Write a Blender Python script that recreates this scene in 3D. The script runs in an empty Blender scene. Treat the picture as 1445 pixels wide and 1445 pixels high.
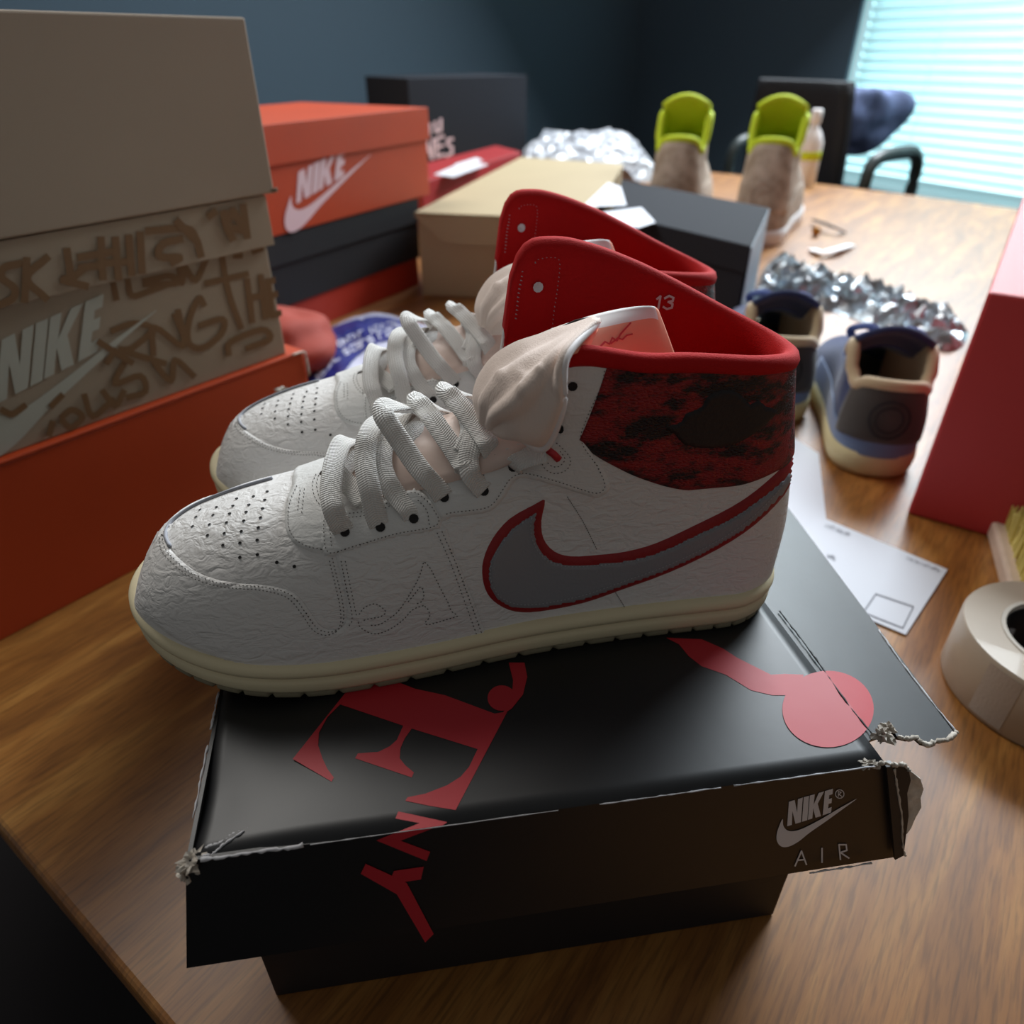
import bpy, bmesh, math, random
from mathutils import Vector, Matrix, noise
from mathutils.bvhtree import BVHTree
from mathutils.geometry import delaunay_2d_cdt
random.seed(7)
S = bpy.context.scene
COL = S.collection
# ---------------------------------------------------------------- camera
F = 1000.0; TH = math.radians(33.3); CH = 0.391; CX = 722.5
CAM = Vector((0, 0, CH))
cd = bpy.data.cameras.new('camera'); cam = bpy.data.objects.new('camera', cd); COL.objects.link(cam)
cd.sensor_width = 36; cd.lens = F / 1445 * 36; cam.location = CAM
cam.rotation_euler = (math.pi / 2 - TH, 0, 0)
cd.clip_start = 0.01; cd.clip_end = 50
cd.dof.use_dof = True; cd.dof.focus_distance = 0.315; cd.dof.aperture_fstop = 7.5
S.camera = cam
# ---------------------------------------------------------------- light and exposure
w = bpy.data.worlds.new('world'); S.world = w; w.use_nodes = True
bg = w.node_tree.nodes['Background']; bg.inputs[0].default_value = (0.86, 0.86, 0.84, 1); bg.inputs[1].default_value = 0.125
def area(name, loc, target, sx, sy, power, color):
    l = bpy.data.lights.new(name, 'AREA'); l.shape = 'RECTANGLE'; l.size = sx; l.size_y = sy
    l.energy = power; l.color = color
    o = bpy.data.objects.new(name, l); COL.objects.link(o); o.location = loc
    o.rotation_euler = (Vector(target) - Vector(loc)).to_track_quat('-Z', 'Y').to_euler()
    return o
area('window_daylight', (1.75, 3.3, 2.2), (0.1, 0.4, 0.1), 2.2, 1.6, 235, (0.86, 0.94, 1.0))
area('ceiling_panel_light', (-1.05, 1.75, 2.1), (-0.1, 0.35, 0.1), 1.3, 0.9, 30, (1.0, 0.97, 0.92))  # added unseen fill overhead: puts grey reflection on the lid, brightens toe tops
S.view_settings.view_transform = 'Standard'; S.view_settings.look = 'None'
S.view_settings.exposure = 0.14; S.view_settings.gamma = 1.0
S.view_settings.use_curve_mapping = False
# ---------------------------------------------------------------- pixel helpers
def ray(u, v):
    dx = (u - CX) / F; dy = (CX - v) / F
    return Vector((dx, math.cos(TH) + math.sin(TH) * dy, -math.sin(TH) + math.cos(TH) * dy))
def atz(u, v, z=0.0):
    r = ray(u, v); return CAM + r * ((z - CH) / r.z)
def atp(u, v, p, n):
    r = ray(u, v); return CAM + r * ((Vector(p) - CAM).dot(n) / r.dot(n))
# ---------------------------------------------------------------- materials
def lin(c):
    return tuple(((x / 255) / 12.92 if x / 255 <= 0.04045 else ((x / 255 + 0.055) / 1.055) ** 2.4) for x in c) + (1,)
def N(nt, t, **kw):
    n = nt.nodes.new(t)
    for k, v in kw.items(): setattr(n, k, v)
    return n
def mat(name, c, rough=0.6, bump=0.0, bscale=200.0, var=0.0, vscale=20.0, spec=0.5, metal=0.0, coat=0.0, sheen=0.0,
        stretch=(1, 1, 1), c2=None, emis=None, trans=0.0, alpha=1.0, kind='noise', sss=0.0, bdist=0.001):
    m = bpy.data.materials.new(name); m.use_nodes = True; nt = m.node_tree
    b = nt.nodes['Principled BSDF']
    b.inputs['Base Color'].default_value = lin(c); b.inputs['Roughness'].default_value = rough
    b.inputs['Specular IOR Level'].default_value = spec; b.inputs['Metallic'].default_value = metal
    b.inputs['Coat Weight'].default_value = coat; b.inputs['Sheen Weight'].default_value = sheen
    b.inputs['Transmission Weight'].default_value = trans; b.inputs['Alpha'].default_value = alpha
    if emis:
        b.inputs['Emission Color'].default_value = lin(emis[0]); b.inputs['Emission Strength'].default_value = emis[1]
    tc = N(nt, 'ShaderNodeTexCoord'); mp = N(nt, 'ShaderNodeMapping'); mp.inputs['Scale'].default_value = stretch
    nt.links.new(tc.outputs['Object'], mp.inputs['Vector'])
    if var or c2:
        n = N(nt, 'ShaderNodeTexNoise'); n.inputs['Scale'].default_value = vscale; n.inputs['Detail'].default_value = 5
        nt.links.new(mp.outputs[0], n.inputs['Vector'])
        mx = N(nt, 'ShaderNodeMix', data_type='RGBA')
        rp = N(nt, 'ShaderNodeMapRange'); rp.inputs[1].default_value = 0.35; rp.inputs[2].default_value = 0.65
        nt.links.new(n.outputs[0], rp.inputs[0]); nt.links.new(rp.outputs[0], mx.inputs[0])
        a = lin(c); bb = lin(c2) if c2 else tuple(x * (1 - var) for x in a[:3]) + (1,)
        mx.inputs[6].default_value = a; mx.inputs[7].default_value = bb
        nt.links.new(mx.outputs[2], b.inputs['Base Color'])
    if bump:
        if kind == 'voronoi':
            n = N(nt, 'ShaderNodeTexVoronoi'); n.feature = 'DISTANCE_TO_EDGE'
        else:
            n = N(nt, 'ShaderNodeTexNoise'); n.inputs['Detail'].default_value = 4
        n.inputs['Scale'].default_value = bscale
        nt.links.new(mp.outputs[0], n.inputs['Vector'])
        bp = N(nt, 'ShaderNodeBump'); bp.inputs['Strength'].default_value = bump; bp.inputs['Distance'].default_value = bdist
        nt.links.new(n.outputs[0], bp.inputs['Height']); nt.links.new(bp.outputs[0], b.inputs['Normal'])
    return m
def leather(name, c, crease=1.0):
    m = bpy.data.materials.new(name); m.use_nodes = True; nt = m.node_tree; b = nt.nodes['Principled BSDF']
    b.inputs['Base Color'].default_value = lin(c); b.inputs['Roughness'].default_value = 0.5
    b.inputs['Specular IOR Level'].default_value = 0.4
    tc = N(nt, 'ShaderNodeTexCoord')
    v = N(nt, 'ShaderNodeTexNoise'); v.inputs['Scale'].default_value = 700; v.inputs['Detail'].default_value = 3
    nt.links.new(tc.outputs['Object'], v.inputs['Vector'])
    mp = N(nt, 'ShaderNodeMapping'); mp.inputs['Rotation'].default_value = (0, math.radians(-48), 0); mp.inputs['Scale'].default_value = (0.75, 1, 1.7)
    nt.links.new(tc.outputs['Object'], mp.inputs['Vector'])
    wn = N(nt, 'ShaderNodeTexNoise'); wn.inputs['Scale'].default_value = 120; wn.inputs['Detail'].default_value = 3; wn.inputs['Distortion'].default_value = 0.5
    nt.links.new(mp.outputs[0], wn.inputs['Vector'])
    rg = N(nt, 'ShaderNodeMath', operation='SUBTRACT'); rg.inputs[1].default_value = 0.5; nt.links.new(wn.outputs[0], rg.inputs[0])
    ab = N(nt, 'ShaderNodeMath', operation='ABSOLUTE'); nt.links.new(rg.outputs[0], ab.inputs[0])
    b1 = N(nt, 'ShaderNodeBump'); b1.inputs['Strength'].default_value = 0.62 * crease; b1.inputs['Distance'].default_value = 0.0034
    nt.links.new(ab.outputs[0], b1.inputs['Height'])
    b2 = N(nt, 'ShaderNodeBump'); b2.inputs['Strength'].default_value = 0.25; b2.inputs['Distance'].default_value = 0.0006
    nt.links.new(v.outputs[0], b2.inputs['Height']); nt.links.new(b1.outputs[0], b2.inputs['Normal'])
    nt.links.new(b2.outputs[0], b.inputs['Normal'])
    return m
def wood():
    m = bpy.data.materials.new('table_wood'); m.use_nodes = True; nt = m.node_tree; b = nt.nodes['Principled BSDF']
    tc = N(nt, 'ShaderNodeTexCoord'); mp = N(nt, 'ShaderNodeMapping'); mp.vector_type = 'POINT'
    mp.inputs['Rotation'].default_value = (0, 0, math.radians(-54))
    nt.links.new(tc.outputs['Object'], mp.inputs['Vector'])
    m2 = N(nt, 'ShaderNodeMapping'); m2.inputs['Scale'].default_value = (1.6, 11, 1); nt.links.new(mp.outputs[0], m2.inputs['Vector'])
    n1 = N(nt, 'ShaderNodeTexNoise'); n1.inputs['Scale'].default_value = 3.0; n1.inputs['Detail'].default_value = 8; n1.inputs['Roughness'].default_value = 0.62; n1.inputs['Distortion'].default_value = 0.5
    nt.links.new(m2.outputs[0], n1.inputs['Vector'])
    cr = N(nt, 'ShaderNodeValToRGB'); e = cr.color_ramp.elements
    e[0].position = 0.3; e[0].color = lin((122, 74, 30)); e[1].position = 0.68; e[1].color = lin((190, 134, 66))
    x = e.new(0.5); x.color = lin((158, 102, 44))
    nt.links.new(n1.outputs[0], cr.inputs[0])
    m3 = N(nt, 'ShaderNodeMapping'); m3.inputs['Scale'].default_value = (26, 330, 1); nt.links.new(mp.outputs[0], m3.inputs['Vector'])
    n2 = N(nt, 'ShaderNodeTexNoise'); n2.inputs['Scale'].default_value = 1.6; n2.inputs['Detail'].default_value = 3
    nt.links.new(m3.outputs[0], n2.inputs['Vector'])
    r2 = N(nt, 'ShaderNodeMapRange'); r2.inputs[1].default_value = 0.34; r2.inputs[2].default_value = 0.54; r2.inputs[3].default_value = 0.66; r2.inputs[4].default_value = 1.0
    nt.links.new(n2.outputs[0], r2.inputs[0])
    mx = N(nt, 'ShaderNodeMix', data_type='RGBA', blend_type='MULTIPLY'); mx.inputs[0].default_value = 1
    nt.links.new(cr.outputs[0], mx.inputs[6]); nt.links.new(r2.outputs[0], mx.inputs[7])
    nt.links.new(mx.outputs[2], b.inputs['Base Color'])
    b.inputs['Roughness'].default_value = 0.5; b.inputs['Specular IOR Level'].default_value = 0.35
    b.inputs['Coat Weight'].default_value = 0.6; b.inputs['Coat IOR'].default_value = 1.6; b.inputs['Coat Roughness'].default_value = 0.36
    bp = N(nt, 'ShaderNodeBump'); bp.inputs['Strength'].default_value = 0.12; bp.inputs['Distance'].default_value = 0.0004
    nt.links.new(n2.outputs[0], bp.inputs['Height']); nt.links.new(bp.outputs[0], b.inputs['Normal'])
    return m
def snake():
    m = bpy.data.materials.new('snake_print_leather'); m.use_nodes = True; nt = m.node_tree; b = nt.nodes['Principled BSDF']
    tc = N(nt, 'ShaderNodeTexCoord'); mp = N(nt, 'ShaderNodeMapping'); mp.inputs['Rotation'].default_value = (0, math.radians(32), 0); mp.inputs['Scale'].default_value = (1, 1, 2.1)
    nt.links.new(tc.outputs['Object'], mp.inputs['Vector'])
    n = N(nt, 'ShaderNodeTexNoise'); n.inputs['Scale'].default_value = 42; n.inputs['Detail'].default_value = 6; n.inputs['Roughness'].default_value = 0.7
    nt.links.new(mp.outputs[0], n.inputs['Vector'])
    cr = N(nt, 'ShaderNodeValToRGB'); e = cr.color_ramp.elements
    e[0].position = 0.45; e[0].color = lin((26, 10, 12)); e[1].position = 0.56; e[1].color = lin((150, 24, 28))
    nt.links.new(n.outputs[0], cr.inputs[0]); nt.links.new(cr.outputs[0], b.inputs['Base Color'])
    v = N(nt, 'ShaderNodeTexVoronoi'); v.feature = 'DISTANCE_TO_EDGE'; v.inputs['Scale'].default_value = 420; nt.links.new(mp.outputs[0], v.inputs['Vector'])
    bp = N(nt, 'ShaderNodeBump'); bp.inputs['Strength'].default_value = 0.7; bp.inputs['Distance'].default_value = 0.0015
    nt.links.new(v.outputs[0], bp.inputs['Height']); nt.links.new(bp.outputs[0], b.inputs['Normal'])
    b.inputs['Roughness'].default_value = 0.5
    return m
def weave(name, c, sc=1.0):
    m = bpy.data.materials.new(name); m.use_nodes = True; nt = m.node_tree; b = nt.nodes['Principled BSDF']
    b.inputs['Base Color'].default_value = lin(c); b.inputs['Roughness'].default_value = 0.85; b.inputs['Sheen Weight'].default_value = 0.2
    uv = N(nt, 'ShaderNodeUVMap'); sp = N(nt, 'ShaderNodeSeparateXYZ'); nt.links.new(uv.outputs[0], sp.inputs[0])
    a = N(nt, 'ShaderNodeMath', operation='SUBTRACT'); a.inputs[1].default_value = 0.5; nt.links.new(sp.outputs[0], a.inputs[0])
    ab = N(nt, 'ShaderNodeMath', operation='ABSOLUTE'); nt.links.new(a.outputs[0], ab.inputs[0])
    m1 = N(nt, 'ShaderNodeMath', operation='MULTIPLY'); m1.inputs[1].default_value = 22; nt.links.new(ab.outputs[0], m1.inputs[0])
    m2 = N(nt, 'ShaderNodeMath', operation='MULTIPLY_ADD'); m2.inputs[1].default_value = 6200 * sc; nt.links.new(sp.outputs[1], m2.inputs[0]); nt.links.new(m1.outputs[0], m2.inputs[2])
    s = N(nt, 'ShaderNodeMath', operation='SINE'); nt.links.new(m2.outputs[0], s.inputs[0])
    m3 = N(nt, 'ShaderNodeMath', operation='MULTIPLY'); m3.inputs[1].default_value = 44; nt.links.new(sp.outputs[0], m3.inputs[0])
    s2 = N(nt, 'ShaderNodeMath', operation='SINE'); nt.links.new(m3.outputs[0], s2.inputs[0])
    mm = N(nt, 'ShaderNodeMath', operation='MULTIPLY_ADD'); mm.inputs[1].default_value = 0.5; nt.links.new(s2.outputs[0], mm.inputs[0]); nt.links.new(s.outputs[0], mm.inputs[2])
    bp = N(nt, 'ShaderNodeBump'); bp.inputs['Strength'].default_value = 0.55; bp.inputs['Distance'].default_value = 0.0004
    nt.links.new(mm.outputs[0], bp.inputs['Height']); nt.links.new(bp.outputs[0], b.inputs['Normal'])
    return m
M = {}
M['leather'] = leather('white_leather', (228, 226, 224), 1.0)
M['leather_soft'] = leather('smooth_white_leather', (226, 226, 224), 0.45)
M['cream'] = mat('cream_rubber', (232, 219, 182), 0.62, bump=0.25, bscale=900, bdist=0.0004)
M['tread'] = mat('grey_rubber_tread', (140, 132, 108), 0.7, bump=0.3, bscale=600)
M['grey_leather'] = mat('grey_leather', (138, 138, 143), 0.5, bump=0.35, bscale=700, bdist=0.0006)
M['red_edge'] = mat('red_leather_edge', (150, 20, 26), 0.55, bump=0.2, bscale=500)
M['red_lining'] = mat('red_mesh_lining', (186, 20, 22), 0.85, bump=0.5, bscale=1500, bdist=0.0006, spec=0.25)
M['snake'] = snake()
M['emblem'] = mat('black_emblem', (24, 20, 24), 0.6, bump=0.4, bscale=500)
M['edge_grey'] = mat('cut_leather_edge', (150, 152, 160), 0.7)
M['stitch'] = mat('dark_grey_stitch', (80, 76, 72), 0.9)  # dark grey of the needle marks
M['stitch_l'] = mat('pale_stitch', (170, 172, 178), 0.8)
M['hole'] = mat('dark_hole', (34, 32, 32), 0.9)
M['lace'] = weave('white_lace_weave', (232, 230, 226))
M['satin'] = mat('pale_pink_satin', (232, 208, 196), 0.42, bump=0.25, bscale=60, stretch=(1, 1, 1), sheen=0.4, bdist=0.002)
M['mesh_pink'] = mat('ribbed_pink_white_mesh', (236, 216, 204), 0.7, bump=0.5, bscale=260, stretch=(6, 6, 1), sheen=0.2, bdist=0.0006)
M['tab_white'] = mat('white_label_fabric', (238, 232, 232), 0.6)
M['peach'] = mat('peach_foam_lining', (240, 158, 130), 0.7)
M['print_red'] = mat('red_print', (196, 44, 56), 0.4)
M['white_print'] = mat('white_print', (214, 214, 220), 0.5)
M['wood'] = wood()
M['box_black'] = mat('glossy_black_card', (15, 16, 20), 0.45, bump=0.1, bscale=14, spec=0.6, bdist=0.004)
M['box_black_matte'] = mat('matte_black_card', (22, 22, 26), 0.6)
M['box_print_red'] = mat('red_box_print', (192, 36, 50), 0.5, bump=0.12, bscale=14, bdist=0.004)
M['torn'] = mat('torn_card_fibre', (222, 214, 202), 0.95, bump=0.8, bscale=300, c2=(160, 150, 138), vscale=90)
M['scuff'] = mat('scuffed_edge_white', (196, 196, 200), 0.9)
M['orange'] = mat('orange_card', (184, 64, 22), 0.5, var=0.08, vscale=10)
M['orange_red'] = mat('red_orange_card', (176, 44, 20), 0.6)
M['kraft'] = mat('kraft_card', (152, 134, 112), 0.7, var=0.08, vscale=12, bump=0.1, bscale=300)
M['kraft_pale'] = mat('pale_kraft_card', (150, 132, 112), 0.7, var=0.05, vscale=8)
M['kraft_ink'] = mat('brown_graffiti_ink', (112, 80, 46), 0.7)
M['logo_grey'] = mat('pale_logo_print', (168, 166, 152), 0.6)
M['logo_pink'] = mat('pale_pink_logo_print', (226, 196, 200), 0.6)
M['card_tan'] = mat('tan_carton', (176, 158, 124), 0.7, var=0.05, vscale=6)
M['box_dark'] = mat('charcoal_carton', (44, 46, 52), 0.85, spec=0.15)
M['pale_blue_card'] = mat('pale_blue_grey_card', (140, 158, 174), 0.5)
M['box_red'] = mat('red_carton', (196, 56, 60), 0.55, var=0.05, vscale=8)
M['paper'] = mat('white_paper', (226, 230, 240), 0.7)
M['ink'] = mat('grey_ink', (120, 122, 132), 0.8)
M['tape'] = mat('clear_packing_tape', (192, 178, 160), 0.42, spec=0.5, coat=0.15, var=0.06, vscale=30)
M['tape_side'] = mat('tape_roll_side', (188, 178, 168), 0.42, bump=0.2, bscale=500, stretch=(1, 1, 1))
M['core'] = mat('cardboard_core', (214, 208, 198), 0.8)
M['core_dark'] = mat('dark_label_in_core', (40, 40, 46), 0.4)
M['beech'] = mat('beech_brush_block', (222, 200, 182), 0.6, var=0.12, vscale=60, stretch=(1, 1, 8))
M['bristle'] = mat('yellow_bristle', (232, 218, 132), 0.7)
M['plastic'] = mat('crumpled_clear_film', (206, 222, 234), 0.24, spec=0.9, metal=0.6, c2=(120, 112, 110), vscale=26)
M['bubble'] = mat('bubble_wrap_film', (206, 208, 214), 0.25, spec=0.8, c2=(150, 152, 160), vscale=30)
M['blue_pack'] = mat('blue_plastic_pack', (30, 34, 112), 0.35, c2=(52, 62, 134), vscale=9)
M['white_pack'] = mat('white_plastic_pack', (206, 208, 226), 0.4, c2=(184, 186, 208), vscale=12)
M['coral'] = mat('coral_cloth', (150, 54, 38), 0.8, bump=0.2, bscale=60)
M['navy'] = mat('navy_suede', (34, 50, 96), 0.9, sheen=0.3, bump=0.3, bscale=500)
M['blue_lace'] = weave('blue_lace_weave', (44, 70, 140))
M['light_blue'] = mat('light_blue_suede', (96, 118, 156), 0.9, sheen=0.4)
M['charcoal'] = mat('charcoal_suede', (62, 58, 56), 0.92, sheen=0.2)
M['tan_lining'] = mat('tan_padded_lining', (186, 166, 134), 0.9, sheen=0.3)
M['cream2'] = mat('cream_foam_sole', (206, 194, 150), 0.7)
M['beige_suede'] = mat('beige_suede', (196, 180, 166), 0.9, c2=(160, 142, 126), vscale=40)
M['neon'] = mat('neon_yellow_fabric', (206, 226, 34), 0.7)
M['olive'] = mat('olive_mesh', (96, 100, 34), 0.8)
M['chair'] = mat('black_chair_fabric', (20, 20, 26), 0.8)
M['arm'] = mat('grey_chair_arm', (52, 60, 60), 0.4)
M['jacket'] = mat('grey_blue_jacket', (120, 134, 176), 0.85, c2=(70, 80, 110), vscale=14)
M['wall'] = mat('grey_blue_wall', (92, 110, 124), 0.8)
M['floor'] = mat('dark_carpet', (30, 26, 28), 0.95, bump=0.4, bscale=300)
M['blind'] = mat('white_blind_slat', (226, 240, 240), 0.5, emis=((176, 226, 234), 0.5))  # emission makes the blind glow in place of daylight passing through it
M['sky_glow'] = mat('bright_window_pane', (220, 240, 245), 0.5, emis=((206, 240, 248), 1.5))
M['yellow_tag'] = mat('ochre_strap_tag', (190, 130, 40), 0.6)
# ---------------------------------------------------------------- object helpers
def link_mesh(name, verts, faces, m, parent=None, smooth=False, kind=None, uvs=None):
    me = bpy.data.meshes.new(name); me.from_pydata([tuple(v) for v in verts], [], faces); me.validate()
    if m: me.materials.append(m)
    if smooth: me.shade_smooth()
    o = bpy.data.objects.new(name, me); COL.objects.link(o)
    if parent: o.parent = parent; o.matrix_parent_inverse = Matrix.Identity(4)
    if kind: o['kind'] = kind
    return o
def tag(o, label, cat, group=None):
    o['label'] = label; o['category'] = cat
    if group: o['group'] = group
    return o
def empty(name, loc, label, cat, rz=0.0, group=None):
    o = bpy.data.objects.new(name, None); COL.objects.link(o); o.location = loc; o.rotation_euler = (0, 0, rz)
    o.empty_display_size = 0.02
    return tag(o, label, cat, group)
def settle(o):
    """recompute normals outward"""
    bm = bmesh.new(); bm.from_mesh(o.data); bmesh.ops.recalc_face_normals(bm, faces=bm.faces); bm.to_mesh(o.data); bm.free(); return o
def bevel(o, width=0.001, seg=2):
    m = o.modifiers.new('bevel', 'BEVEL'); m.width = width; m.segments = seg; m.limit_method = 'ANGLE'; return o
def solid(o, t, off=-1):
    m = o.modifiers.new('solidify', 'SOLIDIFY'); m.thickness = t; m.offset = off; return o
def box_vf(x0, x1, y0, y1, z0, z1):
    v = [(x, y, z) for z in (z0, z1) for y in (y0, y1) for x in (x0, x1)]
    f = [(0, 2, 3, 1), (4, 5, 7, 6), (0, 1, 5, 4), (1, 3, 7, 5), (3, 2, 6, 7), (2, 0, 4, 6)]
    return v, f
def add_box(V, Fc, x0, x1, y0, y1, z0, z1, T=None):
    v, f = box_vf(x0, x1, y0, y1, z0, z1); b = len(V)
    V += [T @ Vector(p) if T else Vector(p) for p in v]; Fc += [tuple(i + b for i in q) for q in f]
def catmull(pts, n=8, closed=False):
    pts = [Vector(p) for p in pts]; out = []; L = len(pts)
    rng = range(L if closed else L - 1)
    for i in rng:
        if closed: p0, p1, p2, p3 = pts[i - 1], pts[i], pts[(i + 1) % L], pts[(i + 2) % L]
        else:
            p1, p2 = pts[i], pts[i + 1]; p0 = pts[i - 1] if i else p1 * 2 - p2; p3 = pts[i + 2] if i + 2 < L else p2 * 2 - p1
        for k in range(n):
            t = k / n
            out.append(0.5 * ((2 * p1) + (p2 - p0) * t + (2 * p0 - 5 * p1 + 4 * p2 - p3) * t * t + (3 * p1 - p0 - 3 * p2 + p3) * t ** 3))
    if not closed: out.append(pts[-1])
    return out
def interp(keys, x):
    if x <= keys[0][0]: return keys[0][1]
    for i in range(len(keys) - 1):
        a, b = keys[i], keys[i + 1]
        if x <= b[0]:
            t = (x - a[0]) / (b[0] - a[0])
            p0 = keys[i - 1] if i else a; p3 = keys[i + 2] if i + 2 < len(keys) else b
            m1 = (b[1] - p0[1]) / (b[0] - p0[0]) * (b[0] - a[0]) if b[0] != p0[0] else 0
            m2 = (p3[1] - a[1]) / (p3[0] - a[0]) * (b[0] - a[0]) if p3[0] != a[0] else 0
            d = b[1] - a[1]
            if d == 0: m1 = m2 = 0
            elif d > 0: m1 = max(0, min(m1, 3 * d)); m2 = max(0, min(m2, 3 * d))
            else: m1 = min(0, max(m1, 3 * d)); m2 = min(0, max(m2, 3 * d))
            return (2 * t ** 3 - 3 * t * t + 1) * a[1] + (t ** 3 - 2 * t * t + t) * m1 + (-2 * t ** 3 + 3 * t * t) * b[1] + (t ** 3 - t * t) * m2
    return keys[-1][1]
def sstep(a, b, x):
    t = max(0, min(1, (x - a) / (b - a))); return t * t * (3 - 2 * t)
def grid_faces(nr, nc, closed_c=False, flip=False):
    f = []
    for r in range(nr - 1):
        for c in range(nc if closed_c else nc - 1):
            a = r * nc + c; b = r * nc + (c + 1) % nc; q = (a, b, b + nc, a + nc)
            f.append(q[::-1] if flip else q)
    return f
def tube(name, pts, rad, m, parent=None, n=8, ry=None):
    pts = [Vector(p) for p in pts]; V = []; up = Vector((0, 0, 1)); L = len(pts)
    for i, p in enumerate(pts):
        t = (pts[min(i + 1, L - 1)] - pts[max(i - 1, 0)]).normalized()
        a = t.cross(up)
        if a.length < 1e-4: a = Vector((1, 0, 0))
        a.normalize(); b = a.cross(t)
        r = rad(i / (L - 1)) if callable(rad) else rad; rb = ry if ry else r
        for k in range(n):
            g = 2 * math.pi * k / n; V.append(p + a * math.cos(g) * r + b * math.sin(g) * rb)
    Fc = grid_faces(L, n, True); Fc.append(tuple(range(n))[::-1]); Fc.append(tuple((L - 1) * n + k for k in range(n)))
    return settle(link_mesh(name, V, Fc, m, parent, True))
def ribbon(name, pts, nrm, width, m, parent=None, thick=0.0011, sub=6):
    """flat strip along pts; nrm = normal per point; cross-section is a thin rounded band"""
    P = catmull(pts, sub); NN = catmull(nrm, sub); L = len(P); V = []; uvv = []; s = 0
    prof = [(-.5, 0), (-.46, .5), (-.25, .62), (0, .66), (.25, .62), (.46, .5), (.5, 0), (.46, -.5), (0, -.5), (-.46, -.5)]
    for i in range(L):
        t = (P[min(i + 1, L - 1)] - P[max(i - 1, 0)])
        if i: s += (P[i] - P[i - 1]).length
        t.normalize(); n = NN[i] - t * NN[i].dot(t); n.normalize(); b = t.cross(n); w_ = width(i / (L - 1)) if callable(width) else width
        for (x, y) in prof: V.append(P[i] + b * x * w_ + n * y * thick); uvv.append((x + .5, s))
    k = len(prof); Fc = grid_faces(L, k, True); Fc.append(tuple(range(k))); Fc.append(tuple((L - 1) * k + j for j in range(k)))
    o = link_mesh(name, V, Fc, m, parent, True)
    uvl = o.data.uv_layers.new(name='UVMap')
    for lp in o.data.loops: uvl.data[lp.index].uv = uvv[lp.vertex_index]
    return settle(o)
def mono(poly):
    """triangulate a simple 2D polygon (list of 2D vectors)"""
    r = delaunay_2d_cdt([Vector(p) for p in poly], [], [list(range(len(poly)))], 1, 1e-9)
    return r[0], r[2]
def clip(poly, a, b, keep_left=True):
    """clip 2D polygon with the line a-b"""
    out = []; a = Vector(a); b = Vector(b); d = b - a
    sd = lambda p: (d.x * (p[1] - a.y) - d.y * (p[0] - a.x)) * (1 if keep_left else -1)
    for i in range(len(poly)):
        p, q = Vector(poly[i - 1]), Vector(poly[i]); sp, sq = sd(p), sd(q)
        if (sp >= 0) != (sq >= 0): out.append(p + (q - p) * (sp / (sp - sq)))
        if sq >= 0: out.append(q)
    return out
def decal(name, polys, p, n, m, parent=None, off=0.0004, kind=None, inv=None):
    """flat print: pixel polygons laid on the plane (p, n)"""
    V = []; Fc = []; n = Vector(n).normalized(); p = Vector(p) + n * off
    for pi_, poly in enumerate(polys):
        if len(poly) < 3: continue
        vv, ff = mono(poly); b = len(V)
        for q in vv:
            x = atp(q[0], q[1], p + n * (pi_ * 6e-6), n); V.append(inv @ x if inv else x)
        for f in ff: Fc.append(tuple(i + b for i in f))
    o = link_mesh(name, V, Fc, m, parent); 
    if kind: o['kind'] = kind
    return settle_dir(o, n if not inv else inv.to_3x3() @ n)
def settle_dir(o, n):
    for f in o.data.polygons:
        if f.normal.dot(n) < 0: f.flip()
    return o
def stroke(pts, wd):
    """thick 2D polyline -> list of quads + joints"""
    out = []; pts = [Vector(p) for p in pts]
    for i in range(len(pts) - 1):
        a, b = pts[i], pts[i + 1]; d = b - a
        if d.length < 1e-6: continue
        nrm = Vector((-d.y, d.x)).normalized() * wd / 2; e = d.normalized() * wd * .3
        out.append([a + nrm - e, a - nrm - e, b - nrm + e, b + nrm + e])
    return out
# canonical sports logo: four slanted letters over a swoosh, unit box 0..295 x 0..210
LG_N = [[(40, 25), (67, 20), (77, 72), (83, 18), (106, 14), (93, 113), (67, 117), (55, 65), (50, 120), (28, 123)]]
LG_I = [[(111, 13), (136, 10), (123, 108), (98, 112)]]
LG_K = [[(140, 9), (163, 6), (156, 48), (182, 3), (208, -1), (175, 46), (188, 98), (162, 102), (153, 62), (147, 104), (126, 107)]]
LG_E = [[(212, -2), (250, -8), (247, 14), (231, 17), (229, 32), (243, 30), (240, 50), (226, 52), (223, 70), (240, 66), (236, 88), (196, 96)]]
SW = [(295, 45), (240, 82), (180, 122), (120, 160), (80, 190), (45, 206), (18, 203), (3, 182), (1, 155), (9, 125), (24, 92), (26, 118), (38, 138), (60, 146), (95, 140), (160, 112), (225, 78), (262, 60)]
def _sq(P): return [[(40 + (x - 28) * .77, y) for x, y in q] for q in P]
LG_N, LG_I, LG_K, LG_E = _sq(LG_N), _sq(LG_I), _sq(LG_K), _sq(LG_E)
def logo_px(quad, polys):
    """bilinear map of the unit logo box onto a pixel quad (tl, tr, br, bl)"""
    tl, tr, br, bl = [Vector(q) for q in quad]; out = []
    for poly in polys:
        o = []
        for (x, y) in poly:
            s, t = x / 295, y / 210
            o.append((tl * (1 - s) + tr * s) * (1 - t) + (bl * (1 - s) + br * s) * t)
        out.append(o)
    return out
def logo(quad, p, n, m, parent, off=0.0002, inv=None):
    for nm, pl in (('letter_n', LG_N), ('letter_i', LG_I), ('letter_k', LG_K), ('letter_e', LG_E)):
        decal(nm, logo_px(quad, pl), p, n, m, parent, off, inv=inv)
    sw = [tuple(q) for q in catmull([Vector(q) for q in SW], 4, True)]
    decal('swoosh_mark', logo_px(quad, [sw]), p, n, m, parent, off * 1.3, inv=inv)
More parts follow.
